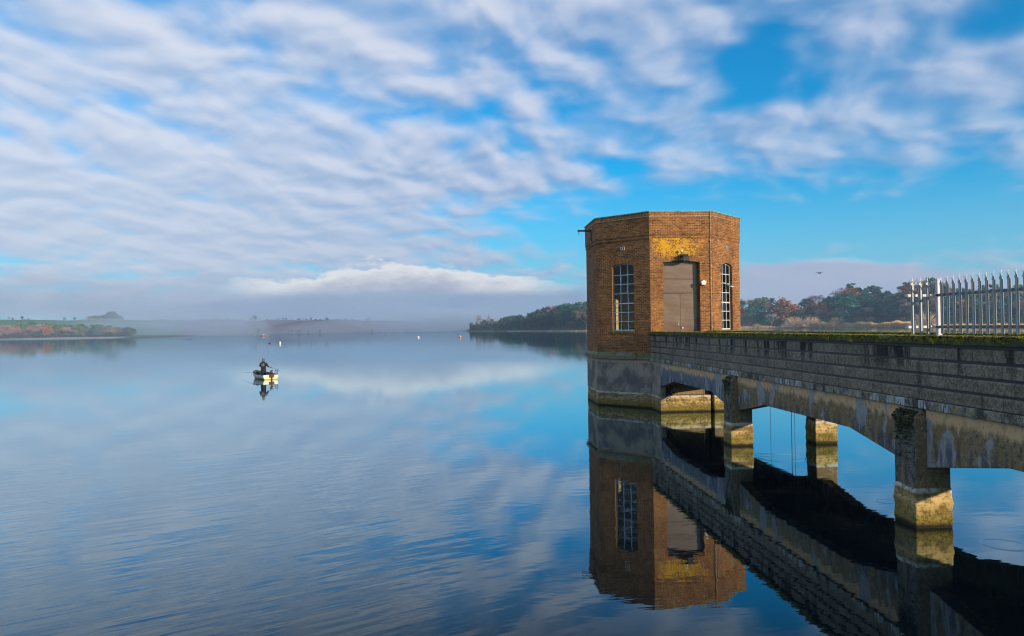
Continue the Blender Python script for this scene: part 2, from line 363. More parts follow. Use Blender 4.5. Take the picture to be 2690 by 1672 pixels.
M['rust'] = plain('rusty_steel', (.12, .035, .022), .7, .2, .4, 12, .2)
M['cream'] = plain('cream_plastic', (.78, .74, .66), .45, 0, .08, 4, .03)
M['conduit'] = plain('conduit_paint', (.48, .36, .24), .5, .2, .2, 7, .05)
M['plaster'] = plain('interior_plaster', (.74, .58, .28), .8, 0, .15, 1.5, .05)
M['iron'] = plain('dark_iron', (.05, .05, .05), .5, .6, .3, 6, .1)
M['moss'] = plain('moss', (.07, .085, .012), .95, 0, .5, 9, .2, c2=(.30, .26, .02))
M['mossd'] = plain('dark_moss', (.018, .024, .008), .95, 0, .5, 9, .2, c2=(.08, .09, .03))
M['mossy'] = plain('yellow_moss', (.15, .14, .012), .95, 0, .5, 9, .2, c2=(.44, .33, .02))
def mat_door():
    q = newmat('brown_door_paint'); n = q.noise(q.obj, 5, 4, .6); sm = q.noise(q.sc(q.obj, (.7, 1, 2.2)), 1.5, 2, .4, off=(2, 2, 0.3))
    c = q.mix(n, (.185, .108, .065), (.23, .14, .085))
    return setp(q, c, .27, .30, q.bump(sm, .28, .06), .8)
M['door'] = mat_door()
def mat_glass():
    q = newmat('window_glass'); nt = q.t; gl = q.n('ShaderNodeBsdfGlossy'); gl.inputs['Roughness'].default_value = .02; gl.inputs['Color'].default_value = (.9, .95, 1, 1)
    tr = q.n('ShaderNodeBsdfTransparent'); tr.inputs[0].default_value = (.78, .80, .76, 1); fr = q.n('ShaderNodeFresnel'); fr.inputs[0].default_value = 1.32
    mx = q.n('ShaderNodeMixShader'); q.l.new(fr.outputs[0], mx.inputs[0]); q.l.new(tr.outputs[0], mx.inputs[1]); q.l.new(gl.outputs[0], mx.inputs[2]); q.l.new(mx.outputs[0], q.out.inputs[0]); return q.m_
M['glass'] = mat_glass()

# ------------------------------------------------------------------ water
def ringbump(q, P, cx, cy, r0, r1, k, amp):
    x, y = q.xyz(P)[0:2]; a = q.sub(x, cx); b = q.sub(y, cy)
    d = q.m('SQRT', q.add(q.mul(a, a), q.mul(b, b)))
    w_ = q.mul(q.step(d, r0, r0+(r1-r0)*.6), q.step(d, r1, r1-(r1-r0)*.3))
    return q.mul(q.mul(q.m('SINE', q.mul(d, k)), w_), amp)
def mat_water():
    q = newmat('lake_water'); P = q.obj; x, y = q.xyz(P)[0:2]
    # ripple field: long crests, in patches; directions in plan
    def dirn(ang, along, across, scale, off, det=2):
        c_, s_ = math.cos(ang), math.sin(ang)
        a = q.add(q.mul(x, c_), q.mul(y, s_)); b = q.sub(q.mul(y, c_), q.mul(x, s_))
        return q.noise(q.vec(q.mul(a, along), q.mul(b, across), off), scale, det, .45)
    big = q.noise(P, .05, 3, .5, off=(3, 9, 1)); big2 = q.noise(P, .012, 3, .5, off=(7, 2, 1))
    dist = q.m('SQRT', q.add(q.mul(x, x), q.mul(y, y)))
    leftn = q.mul(q.step(q.add(x, q.mul(y, .25)), 4.5, -2.5), q.step(dist, 27.0, 12.0))
    swell = dirn(R(32), .34, 2.3, 1.0, 0.0)
    swell2 = dirn(R(30), .25, 1.3, 1.0, 4.0)
    tiny = dirn(R(5), 1.0, 3.0, 1.6, 2.0, 3)
    far = dirn(R(0), .15, 1.2, 1.0, 8.0, 2)
    h = q.mul(swell, q.mul(q.m('MULTIPLY_ADD', leftn, 1.0, .012), q.m('MULTIPLY_ADD', q.step(big, .40, .58), .85, .15)))
    h = q.mul(h, .026)
    h = q.add(h, q.mul(q.mul(swell2, q.m('MULTIPLY_ADD', leftn, .9, .10)), .016))
    h = q.add(h, q.mul(tiny, .0013))
    h = q.add(h, q.mul(q.mul(far, q.mul(q.step(big2, .48, .62), q.step(dist, 30.0, 120.0))), .010))
    for (cx, cy, r0, r1, k, am) in RINGS: h = q.add(h, ringbump(q, P, cx, cy, r0, r1, k, am))
    bp = q.n('ShaderNodeBump'); bp.inputs['Strength'].default_value = 1; bp.inputs['Distance'].default_value = 1; q.l.new(h, bp.inputs['Height'])
    lw = q.n('ShaderNodeLayerWeight'); lw.inputs[0].default_value = .5
    fc = q.n('ShaderNodeMapRange'); q.l.new(lw.outputs['Facing'], fc.inputs[0])
    for k_, v_ in (('From Min', .57), ('From Max', .95), ('To Min', .06), ('To Max', .90)): fc.inputs[k_].default_value = v_
    gl = q.n('ShaderNodeBsdfGlossy'); gl.inputs['Roughness'].default_value = .0; gl.inputs['Color'].default_value = (.80, .95, 1, 1); q.l.new(bp.outputs[0], gl.inputs['Normal'])
    df = q.n('ShaderNodeBsdfDiffuse'); df.inputs[0].default_value = (.004, .009, .012, 1)
    mx = q.n('ShaderNodeMixShader'); q.l.new(fc.outputs[0], mx.inputs[0]); q.l.new(df.outputs[0], mx.inputs[1]); q.l.new(gl.outputs[0], mx.inputs[2]); q.l.new(mx.outputs[0], q.out.inputs[0])
    return q.m_
RINGS = []
for (x_, y_, rpx) in ((2050, 1203, 68), (2640, 1432, 60), (2330, 1318, 30), (2010, 1196, 30)):
    c_ = on_z(x_, y_); r_ = (on_z(x_+rpx, y_)-c_).length
    RINGS.append((c_.x, c_.y, r_*.70, r_, 60/max(r_, .3)*1.3, .0005))
M['water'] = mat_water()
mb = MB(); S = 2350
mb.face([(-S, -60, 0), (S, -60, 0), (S, S, 0), (-S, S, 0)]).build('water', M['water']); tag(bpy.data.objects['water'], kind='structure')

# ------------------------------------------------------------------ land
def A_(xp): return math.degrees(math.atan((xp-1345)/F_PX))
T = [(-95, 120, 900, 14), (-75, 430, 1200, 22), (A_(-900), 560, 1350, 25), (A_(0), 605, 1400, 26.5), (A_(290), 605, 1400, 26.5), (A_(360), 640, 1450, 26.5), (A_(480), 700, 1550, 27),
     (A_(600), 860, 1650, 28), (A_(740), 980, 1750, 29), (A_(900), 1050, 1800, 29), (A_(1060), 1150, 1850, 24), (A_(1190), 1250, 1900, 10), (A_(1222), 1200, 1700, 5), (A_(1227), 850, 930, 3), (A_(1300), 775, 880, 7),
     (A_(1440), 665, 800, 10), (A_(1540), 595, 740, 14), (A_(1750), 640, 790, 16), (A_(1950), 765, 900, 22), (A_(2080), 765, 900, 17), (A_(2208), 750, 900, 34), (A_(2332), 735, 890, 28),
     (A_(2445), 640, 890, 43), (A_(2560), 520, 890, 36), (A_(2690), 470, 890, 32), (A_(3500), 380, 880, 26), (60, 220, 700, 20), (80, 90, 500, 10), (95, 60, 400, 6)]
TA = np.array(T)
def sh(azd): return np.interp(azd, TA[:, 0], TA[:, 1])
def ground_h(azd, d):
    s_ = sh(azd); dr = np.interp(azd, TA[:, 0], TA[:, 2]); zr = np.interp(azd, TA[:, 0], TA[:, 3])
    q_ = np.clip((d-s_)/6.0, -1, 1); base = np.where(q_ > 0, .7*q_, 1.2*q_)
    s0 = np.where(np.asarray(azd) > 27.5, np.maximum(s_+12, 712.0), s_+12)
    t_ = np.clip((d-s0)/np.maximum(dr-s0, 20), 0, 1); t_ = t_*t_*(3-2*t_)*.5+t_*.5
    rip = np.sin(azd*1.3+d*.011)*.8*t_ + np.sin(azd*4.1-d*.02)*.4*t_
    return base + (zr-.7)*t_ + rip
def pos(xp, d):
    a = math.atan((xp-1345)/F_PX); r_ = d; z = float(ground_h(math.degrees(a), d)); return Vector((r_*math.sin(a), r_*math.cos(a), z))
def ztop_px(xp, y, d):                # height at distance d that shows at photo row y
    hor = 863.2-(xp-1237)*.0129; a = math.atan((xp-1345)/F_PX); return CAM_H+(hor-y)*d*math.cos(a)/F_PX
azs = np.concatenate([np.arange(-94, -40, 2.0), np.arange(-40, 42, .25), np.arange(42, 95, 2.0)])
fr = np.concatenate([[-12, -4, 0, 2, 4, 6, 10, 18, 30], np.linspace(45, 420, 22), np.linspace(480, 1500, 20)])
V = []; COL = []
rng = np.random.RandomState(4)
def lerp(a, b, t): return tuple(a[i]+(b[i]-a[i])*t for i in range(3))
for a in azs:
    s_ = float(sh(a)); xp = 1345+F_PX*math.tan(R(max(-80, min(80, a))))
    for k, q_ in enumerate(fr):
        d = min(s_+q_, 2300); z = float(ground_h(a, d)); V.append((d*math.sin(R(a)), d*math.cos(R(a)), z))
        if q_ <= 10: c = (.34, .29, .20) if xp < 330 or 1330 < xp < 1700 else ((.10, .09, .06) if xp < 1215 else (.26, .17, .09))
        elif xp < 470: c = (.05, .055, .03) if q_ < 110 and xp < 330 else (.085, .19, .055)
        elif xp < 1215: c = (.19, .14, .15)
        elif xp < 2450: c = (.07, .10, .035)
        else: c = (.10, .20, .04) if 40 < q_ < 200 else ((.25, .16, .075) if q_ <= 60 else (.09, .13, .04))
        COL.append(c)
nf = len(fr); FC = [(i*nf+j, (i+1)*nf+j, (i+1)*nf+j+1, i*nf+j+1) for i in range(len(azs)-1) for j in range(nf-1)]
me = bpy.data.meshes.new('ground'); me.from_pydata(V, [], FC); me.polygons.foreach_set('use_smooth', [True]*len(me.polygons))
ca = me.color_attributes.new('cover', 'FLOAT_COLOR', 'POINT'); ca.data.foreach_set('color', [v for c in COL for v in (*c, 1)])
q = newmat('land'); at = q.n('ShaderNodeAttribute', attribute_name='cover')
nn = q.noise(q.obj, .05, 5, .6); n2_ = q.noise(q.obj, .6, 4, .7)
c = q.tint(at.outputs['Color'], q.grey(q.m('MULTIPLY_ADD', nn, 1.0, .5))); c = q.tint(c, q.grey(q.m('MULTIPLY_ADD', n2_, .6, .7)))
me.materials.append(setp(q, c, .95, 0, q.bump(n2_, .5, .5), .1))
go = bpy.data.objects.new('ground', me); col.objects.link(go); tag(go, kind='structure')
# the grassed bank behind the camera, where the bridge lands
mb = MB(); NX, NY = 60, 24
gp = {}
for i in range(NX+1):
    for j in range(NY+1):
        x_ = -90+180*i/NX; y_ = -58+61*j/NY; z_ = min(2.15, (2.6-y_)*.55-.7)+random.Random(i*77+j).uniform(-.03, .03); gp[i, j] = len(mb.v); mb.v.append((x_, y_, z_))
for i in range(NX):
    for j in range(NY): mb.f.append((gp[i, j], gp[i+1, j], gp[i+1, j+1], gp[i, j+1])); mb.uv.append([(0, 0)]*4)
tag(mb.build('bank', plain('bank_grass', (.07, .12, .03), .95, 0, .4, 2, .4)), kind='structure')

# ------------------------------------------------------------------ valve tower
PSI = 0.0644
ORG = (6.205, 31.85, 0)
tw = empty('valve_tower', ORG, PSI)
tag(tw, 'octagonal brown brick valve tower with flat green-edged roof standing in the lake', 'tower')
W = 2.915; a_ = W*math.sqrt(.5)
def octo(off):   # octagon grown outwards by off
    k = off*math.tan(R(22.5)); Wp = W
    c = (W/2, W/2+a_); 
    base = [(0, 0), (W, 0), (W+a_, a_), (W+a_, a_+W), (W, 2*a_+W), (0, 2*a_+W), (-a_, a_+W), (-a_, a_)]
    ap = W/2+a_; s_ = (ap+off)/ap
    return [(c[0]+(x-c[0])*s_, c[1]+(y-c[1])*s_) for x, y in base]
BO = -.045                            # shaft sits a little inside the cornice line
shaft = octo(BO); inner = octo(BO-.34)
def facept(P, Q, u, z, inset=0.0):
    dx_, dy_ = Q[0]-P[0], Q[1]-P[1]; L = math.hypot(dx_, dy_); dx_ /= L; dy_ /= L
    nx_, ny_ = dy_, -dx_                # outward for ccw order
    return (P[0]+dx_*u-nx_*inset, P[1]+dy_*u-ny_*inset, z)
def wall_panel(mb, mr, P, Q, z0, z1, openings, uoff, rev):
    """wall face with arched openings: (u0,u1,zb,zs,rise); mr collects the brick reveals"""
    L = math.hypot(Q[0]-P[0], Q[1]-P[1])
    def q4(u0, u1, a0, a1, b0=None, b1=None):  # a: bottoms at u0,u1; b: tops
        b0 = z1 if b0 is None else b0; b1 = b0 if b1 is None else b1
        pts = [(u0, a0), (u1, a1), (u1, b1), (u0, b0)]
        mb.face([facept(P, Q, u, z) for u, z in pts], [(u+uoff, z) for u, z in pts])
    if not openings: q4(0, L, z0, z0); return
    u0, u1, zb, zs, rise = openings[0]
    q4(0, u0, z0, z0); q4(u1, L, z0, z0); q4(u0, u1, z0, z0, zb, zb)
    N = 10; arc = [(u0+(u1-u0)*i/N, zs+rise*(1-(2*i/N-1)**2)) for i in range(N+1)]
    for (ua, za), (ub, zb_) in zip(arc, arc[1:]): q4(ua, ub, za, zb_)
    ring = [(u0, zb), (u0, zs)]+arc[1:-1]+[(u1, zs), (u1, zb)]
    for (ua, za), (ub, zb_) in zip(ring, ring[1:]+ring[:1]):
        mr.face([facept(P, Q, ua, za), facept(P, Q, ub, zb_), facept(P, Q, ub, zb_, rev), facept(P, Q, ua, za, rev)], [(0, za), (0, zb_), (rev, zb_+.01), (rev, za)])
zB, zC1, zC2, zSol, zTop = 2.50, 7.655, 7.80, 8.63, 8.83
Lf = math.hypot(shaft[1][0]-shaft[0][0], shaft[1][1]-shaft[0][1])
WIN = (Lf/2-.585, Lf/2+.585, 3.47, 6.50, .10); DOOR = (Lf/2-.84, Lf/2+.84, 2.5, 6.55, .07)
mw = MB(); ml = MB()
for i in range(8):
    P, Q = shaft[i], shaft[(i+1) % 8]
    mr = MB(); op = [DOOR] if i == 0 else ([WIN] if i in (1, 3, 5, 7) else [])
    wall_panel(ml if i == 0 else mw, mr, P, Q, zB, zC1, op, i*Lf, .30 if i == 0 else .17)
    if op: mr.build('reveal', M['brick'], tw, fix=False)
mw.build('wall', M['brick'], tw, fix=False)
o = ml.build('wall', M['brick_l'], tw, fix=False); o['label'] = 'sunlit door side wall with orange lichen over the door'
# inner lining so the panes look into a plastered room
mi = MB()
for i in range(8):
    P, Q = inner[i], inner[(i+1) % 8]; L = math.hypot(Q[0]-P[0], Q[1]-P[1])
    ops = {1, 3, 5, 7}
    def qq(u0, u1, za, zb): mi.face([facept(P, Q, u0, za), facept(P, Q, u1, za), facept(P, Q, u1, zb), facept(P, Q, u0, zb)])
    if i in ops:
        c0, c1 = L/2-.62, L/2+.62; qq(0, c0, 2.5, 7.9); qq(c1, L, 2.5, 7.9); qq(c0, c1, 2.5, 3.4); qq(c0, c1, 6.68, 7.9)
        ex0, ex1 = WIN[0], WIN[1]; PP, QQ = shaft[i], shaft[(i+1) % 8]
        for (ui, ue) in ((c0, ex0), (c1, ex1)): mi.face([facept(P, Q, ui, 3.4), facept(P, Q, ui, 6.68), facept(PP, QQ, ue, 6.68, .22), facept(PP, QQ, ue, 3.4, .22)])
        for zz in (3.4, 6.68): mi.face([facept(P, Q, c0, zz), facept(P, Q, c1, zz), facept(PP, QQ, ex1, zz, .22), facept(PP, QQ, ex0, zz, .22)])
    else: qq(0, L, 2.5, 7.9)
mi.face([(x, y, 2.5) for x, y in inner]); mi.face([(x, y, 7.9) for x, y in inner][::-1])
mi.build('interior_lining', M['plaster'], tw, fix=False)
vg = empty('valve_gear'); vg.parent = tw
MB().box(-.3, .35, 3.2, 3.9, 2.5, 3.6).build('gear_box', M['iron'], vg, bevel=.03)
for x_, y_, z_, r_ in ((1.5, 3.2, 4.0, .35), (.2, 2.2, 3.6, .22)):
    MB().tube([(x_, y_, 2.5), (x_, y_, z_)], .07).build('spindle', M['iron'], vg)
    mb = MB(); ci = [(x_+r_*math.cos(t), y_, z_+.1+r_*math.sin(t)) for t in np.linspace(0, 2*math.pi, 17)[:-1]]; mb.tube(ci, .028, 6, True)
    for k in range(0, 16, 4): mb.tube([(x_, y_, z_+.1), ci[k]], .018, 5)
    mb.build('hand_wheel', M['iron'], vg)
# bands, cornice and cap
def band(name, off0, z0, z1, mt, off1=None, bevel=0):
    mb = MB(); A0 = octo(off0); A1 = octo(off0 if off1 is None else off1)
    for i in range(8):
        j = (i+1) % 8; L = math.hypot(A0[j][0]-A0[i][0], A0[j][1]-A0[i][1])
        mb.face([(*A0[i], z0), (*A0[j], z0), (*A1[j], z1), (*A1[i], z1)], [(i*Lf, z0), (i*Lf+L, z0), (i*Lf+L, z1), (i*Lf, z1)])
    B0 = octo(off0-.2)
    for i in range(8):
        j = (i+1) % 8
        mb.face([(*A0[i], z0), (*B0[i], z0), (*B0[j], z0), (*A0[j], z0)]); mb.face([(*A1[i], z1), (*A1[j], z1), (*B0[j], z1), (*B0[i], z1)])
    return mb.build(name, mt, tw, fix=False)
band('string_course', -.018, zC1, zC1+.135, M['brick']); band('recess_course', -.05, zC1+.135, zC2, M['brick'])
band('upper_wall', 0.0, zC2, zSol-.012, M['brick']); band('moulding', .022, zSol-.012, zSol+.012, M['mossy'] if False else M['conduit'])
band('soldier_course', .012, zSol+.012, zTop, M['soldier'])
mb = MB(); o0, o1 = octo(.035), octo(.035)
mb.loft([[(x, y, zTop) for x, y in octo(-.3)], [(x, y, zTop) for x, y in o0], [(x, y, zTop+.035) for x, y in o1], [(x, y, zTop+.05) for x, y in octo(-.1)], [(x, y, zTop-.1) for x, y in octo(-.45)]])
mb.build('roof', M['copper'], tw)
# weathered plinth and the concrete drum in the water
mb = MB(); mb.loft([[(x, y, zB+.02) for x, y in octo(-.2)], [(x, y, zB) for x, y in octo(-.04)], [(x, y, 2.36) for x, y in octo(.075)], [(x, y, 2.19) for x, y in octo(.075)], [(x, y, 2.19) for x, y in octo(-.2)]])
mb.build('plinth', M['plinth'], tw, bevel=.012)
mb = MB(); zs_ = [2.2, 1.6, 1.1, .70, .64, .45, .3, .15, -.05, -2.0]; of_ = [-.02, -.02, -.02, -.02, -.03, -.045, -.03, -.02, -.03, -.03]
mb.loft([[(x, y, z) for x, y in octo(o_)] for z, o_ in zip(zs_, of_)]); mb.build('base', M['base'], tw, bevel=.02)
# moss on the plinth next to the bridge, and scattered yellow tufts
def tufts(name, mt, parent, spots, n, size, seed):
    rd = random.Random(seed); mb = MB()
    for _ in range(n):
        P = Vector(rd.choice(spots) if isinstance(spots, list) else spots(rd)); k = size*rd.uniform(.5, 1.3)
        mb.ball(P, k, 5, (rd.uniform(.8, 1.4), rd.uniform(.8, 1.4), rd.uniform(.5, .9)))
    return mb.build(name, mt, parent, fix=False)
def sp_plinth(u0, u1, face=7):
    P, Q = octo(.03)[face], octo(.03)[(face+1) % 8]
    def f(rd):
        u = rd.uniform(u0, u1); t = rd.random(); return facept(P, Q, u, 2.47-.13*t, .03-.06*t)
    return f
tufts('moss', M['moss'], tw, sp_plinth(1.95, 2.9), 420, .025, 1)['kind'] = 'stuff'; tufts('moss', M['mossy'], tw, sp_plinth(.05, 1.0), 70, .02, 2)['kind'] = 'stuff'
# windows: 3 x 7 steel casements with an opening light
def window(face, vent_open):
    P, Q = shaft[face], shaft[(face+1) % 8]; fr_ = empty('window'); fr_.parent = tw
    u0, u1, zb, zs, rise = WIN; zb += .05; IN = .13
    def bar(mb, ua, ub, za, zb_, d0=.0, d1=.035):
        pts = [facept(P, Q, u, z, IN+dd) for dd in (d0, d1) for u, z in ((ua, za), (ub, za), (ub, zb_), (ua, zb_))]
        i = len(mb.v); mb.v += pts
        for f in ((0,1,2,3),(7,6,5,4),(4,5,1,0),(5,6,2,1),(6,7,3,2),(7,4,0,3)): mb.f.append(tuple(i+k for k in f)); mb.uv.append([(0, 0)]*4)
    t = .014; mb = MB(); rows = [zb, zb+.41, zb+.83, zb+1.24, zb+1.70, zb+2.13, zb+2.56, zs+rise]; cols = [u0, u0+(u1-u0)/3, u0+2*(u1-u0)/3, u1]
    for i, z in enumerate(rows): 
        h = t*1.9 if i in (0, 3) else t
        if i == 7: continue
        bar(mb, u0, u1, z-h, z+h)
    for i, u in enumerate(cols): h = t*1.5 if i in (0, 3) else t; bar(mb, u-h, u+h, zb, zs+(rise*.9 if i in (1, 2) else .0), -.004, .03)
    N = 8
    for k in range(N):
        ua, ub = u0+(u1-u0)*k/N, u0+(u1-u0)*(k+1)/N; z_ = zs+rise*(1-(2*(k+.5)/N-1)**2)-.02; bar(mb, ua, ub, z_-.02, z_+.012, -.002, .033)
    mb.build('frame', M['winpaint'], fr_)
    mb = MB(); A = [facept(P, Q, u, z, IN+.02) for u, z in ((u0, zb), (u1, zb), (u1, zs), (u0, zs))]
    z4, z6 = rows[4], rows[6]
    for ua, ub, za, zc in ((u0, cols[1], zb, zs+.04), (cols[2], u1, zb, zs+.04), (cols[1], cols[2], zb, z4), (cols[1], cols[2], z6, zs+rise-.01)):
        mb.face([facept(P, Q, ua, za, IN+.02), facept(P, Q, ub, za, IN+.02), facept(P, Q, ub, zc, IN+.02), facept(P, Q, ua, zc, IN+.02)])
    mb.build('pane', M['glass'], fr_, fix=False)
    # sash pivoting about its middle
    mb = MB(); mp = MB(); h = z6-z4; an = vent_open
    def sp(u, s_, dep=0): return facept(P, Q, u, (z4+z6)/2-(s_-.5)*h*math.cos(an)+dep*math.sin(an), IN-(s_-.5)*h*math.sin(an)-.01+dep*math.cos(an))
    c0, c1 = cols[1], cols[2]
    for ua, ub, sa, sb in ((c0, c1, 0, .035), (c0, c1, .965, 1), (c0, c0+.025, 0, 1), (c1-.025, c1, 0, 1), (c0, c1, .485, .515)):
        i = len(mb.v); mb.v += [sp(u, s_, dd) for dd in (0, .025) for u, s_ in ((ua, sa), (ub, sa), (ub, sb), (ua, sb))]
        for f in ((0,1,2,3),(7,6,5,4),(4,5,1,0),(5,6,2,1),(6,7,3,2),(7,4,0,3)): mb.f.append(tuple(i+k for k in f)); mb.uv.append([(0, 0)]*4)
    mp.face([sp(c0, 0, .012), sp(c1, 0, .012), sp(c1, 1, .012), sp(c0, 1, .012)])
    mb.build('opening_sash', M['winpaint'], fr_); mp.build('pane', M['glass'], fr_, fix=False)
    mb = MB(); i = len(mb.v)
    A = [facept(P, Q, u, z, dd) for u in (u0, u1) for dd, z in ((.17, zb-.03), (-.03, zb-.07), (-.03, zb-.12), (.17, zb-.12))]
    mb.v += A
    for f in ((0,1,2,3),(7,6,5,4),(0,4,5,1),(1,5,6,2),(2,6,7,3),(3,7,4,0)): mb.f.append(f); mb.uv.append([(0, 0)]*4)
    mb.build('sill', M['moss'], fr_)
    # arch of soldier bricks, 3 mm proud
    mb = MB(); N = 16; ex = .09
    for k in range(N):
        ua, ub = u0-ex+(u1-u0+2*ex)*k/N, u0-ex+(u1-u0+2*ex)*(k+1)/N
        f = lambda u: zs+rise*(1-(2*(u-u0)/(u1-u0)-1)**2)
        pts = [(ua, f(ua)), (ub, f(ub)), (ub, f(ub)+.225), (ua, f(ua)+.225)]
        mb.face([facept(P, Q, u, z, -.003) for u, z in pts], [(u, .01+(j > 1)*.21) for j, (u, z) in enumerate(pts)])
    mb.build('arch', M['soldier'], tw, fix=False)
for fc_, op_ in ((7, R(5)), (1, R(66)), (3, R(4)), (5, R(4))): window(fc_, op_)
P, Q = shaft[0], shaft[1]; u0, u1, zb, zs, rise = DOOR
mb = MB(); N = 18
for k in range(N):
    ua, ub = u0-.09+(u1-u0+.18)*k/N, u0-.09+(u1-u0+.18)*(k+1)/N; f = lambda u: zs+rise*(1-(2*(u-u0)/(u1-u0)-1)**2)
    pts = [(ua, f(ua)), (ub, f(ub)), (ub, f(ub)+.225), (ua, f(ua)+.225)]; mb.face([facept(P, Q, u, z, -.003) for u, z in pts], [(u, .01+(j > 1)*.21) for j, (u, z) in enumerate(pts)])
mb.build('arch', M['soldier'], tw, fix=False)
# door: two plain panels over two leaves
dr = empty('door'); dr.parent = tw; dx0, dx1, yy = P[0]+u0, P[0]+u1, P[1]+.28; mid_ = (dx0+dx1)/2
MB().box(dx0, dx1, yy+.012, yy+.03, 2.5, 5.16).build('backing', M['black'], dr)  # black sheet added so the gap between the leaves stays dark
MB().box(dx0, dx1, yy, yy+.05, 5.17, 6.66).build('overpanel', M['door'], dr)
mb = MB()
for z_ in (6.47, 5.86, 5.80, 5.24, 5.19): mb.box(dx0, dx1, yy-.022, yy+.01, z_-.012, z_+.012)
mb.box(dx0, dx1, yy-.035, yy+.01, 5.185, 5.215); mb.build('rail', M['door'], dr, bevel=.004)
for s_, (xa, xb) in enumerate(((dx0+.01, mid_-.006), (mid_+.006, dx1-.01))):
    mb = MB(); NX_, NZ_ = 10, 24; rd = random.Random(s_); id0 = len(mb.v)
    for j in range(NZ_+1):
        for i in range(NX_+1):
            u = i/NX_; v_ = j/NZ_; pil = math.sin(math.pi*u)*math.sin(v_*math.pi)*(.010*math.sin(v_*15+s_*.7)+.006*math.sin(v_*7+u*3+s_))
            mb.v.append((xa+(xb-xa)*u, yy-.012-pil, 2.5+2.66*v_))
    for j in range(NZ_):
        for i in range(NX_): k = id0+j*(NX_+1)+i; mb.f.append((k, k+1, k+NX_+2, k+NX_+1)); mb.uv.append([(0, 0)]*4)
    lf = mb.build('leaf', M['door'], dr, smooth=True, fix=False)
    if s_: MB().tube([(mid_+.09, yy-.05, 3.60), (mid_+.09, yy-.01, 3.60)], .032, 12).build('lock', M['cream'], lf)
    else: MB().box(mid_-.12, mid_-.10, yy-.03, yy-.01, 3.72, 3.80).build('handle', M['cream'], lf); MB().box(xa+.04, xa+.055, yy-.03, yy-.01, 3.62, 3.70).build('latch', M['cream'], lf)
# conduit with clamps
mb = MB(); cx = 2.80; mb.tube([(cx, -.01, 3.3), (cx, -.01, 7.64), (cx, -.05, 7.80), (cx, -.05, 8.9)], .014, 8)
for z_ in (3.62, 4.2, 5.0, 5.8, 6.4, 7.0, 7.5, 8.1, 8.6): mb.box(cx-.026, cx+.026, -.075 if z_ > 7.7 else -.035, .02, z_-.018, z_+.018)
mb.build('conduit', M['conduit'], tw)
# vents
for f_, mt_ in ((7, None), (1, None)):
    P, Q = shaft[f_], shaft[(f_+1) % 8]; mb = MB(); c_ = Lf/2+.02; z_ = 7.30
    for ua, ub, za, zc in ((c_-.10, c_+.10, z_-.075, z_-.055), (c_-.10, c_+.10, z_+.055, z_+.075), (c_-.10, c_-.085, z_-.07, z_+.07), (c_+.085, c_+.10, z_-.07, z_+.07), (c_-.01, c_+.01, z_-.07, z_+.07)):
        i = len(mb.v); mb.v += [facept(P, Q, u, z, dd) for dd in (-.02, .01) for u, z in ((ua, za), (ub, za), (ub, zc), (ua, zc))]
        for f in ((0,1,2,3),(7,6,5,4),(4,5,1,0),(5,6,2,1),(6,7,3,2),(7,4,0,3)): mb.f.append(tuple(i+k for k in f)); mb.uv.append([(0, 0)]*4)
    vt = mb.build('vent', M['copper'] if f_ == 1 else M['winpaint'], tw)
    MB().face([facept(P, Q, u, z, -.004) for u, z in ((c_-.09, z_-.06), (c_+.09, z_-.06), (c_+.09, z_+.06), (c_-.09, z_+.06))]).build('grille', M['black'] if f_ == 7 else M['copper'], vt, fix=False)
# fixtures on the wall
def L2W(x, y, z=0): c_, s_ = math.cos(PSI), math.sin(PSI); return (ORG[0]+x*c_-y*s_, ORG[1]+x*s_+y*c_, z)
al = empty('alarm_box', L2W(2.43, .0, 5.62), PSI); tag(al, 'white pentagon alarm box on the brick right of the brown door', 'alarm box')
pent = [(.135*math.sin(2*math.pi*k/5), .125*math.cos(2*math.pi*k/5)) for k in range(5)]
MB().prism(pent, lambda a, b, t: (a, t, b), -.10, .05).build('cover', M['cream'], al, bevel=.012)
MB().box(-.03, .03, -.108, -.09, -.07, -.055).build('lamp_lens', M['iron'], al)
fl = empty('flood_light', L2W(1.50, .0, 6.78), PSI); tag(fl, 'black floodlight with hood mounted above the brown door', 'light')
MB().box(-.07, .23, -.30, .05, -.20, .02).build('housing', M['black'], fl, bevel=.02)
MB().prism([(-.09, .03), (-.05, .11), (.14, .11), (.18, .03)], lambda a, b, t: (a, t, b), -.34, .05).build('hood', M['black'], fl, bevel=.01)
MB().tube([(-.16, -.28, -.13), (-.05, -.22, -.08)], [.075, .05], 12).ball((-.17, -.29, -.14), .055, 8).build('lamp_head', M['iron'], fl)
sc_ = empty('sensor', L2W(1.42, .0, 7.03), PSI); tag(sc_, 'small round white sensor on a dark stem above the floodlight', 'sensor')
MB().tube([(0, .05, -.14), (0, -.10, -.12), (0, -.12, -.04)], .018, 8).build('stem', M['black'], sc_); MB().ball((0, -.13, .02), .062, 10).build('dome', M['cream'], sc_, smooth=True)
ha = empty('hoist_arm', L2W(-a_+.045, 3.15, 8.33), PSI); tag(ha, 'rusty steel hoist arm sticking out from the left top of the brick tower', 'bracket')
MB().box(-.72, .05, -.03, .03, .04, .12).build('arm', M['rust'], ha, bevel=.006); MB().box(-.09, -.01, -.04, .04, -.42, .05).build('bracket_plate', M['rust'], ha, bevel=.006)
MB().tube([(-.66, 0, .05), (-.66, 0, -.05), (-.64, 0, -.09), (-.67, 0, -.11)], .014, 6).build('hook', M['rust'], ha)

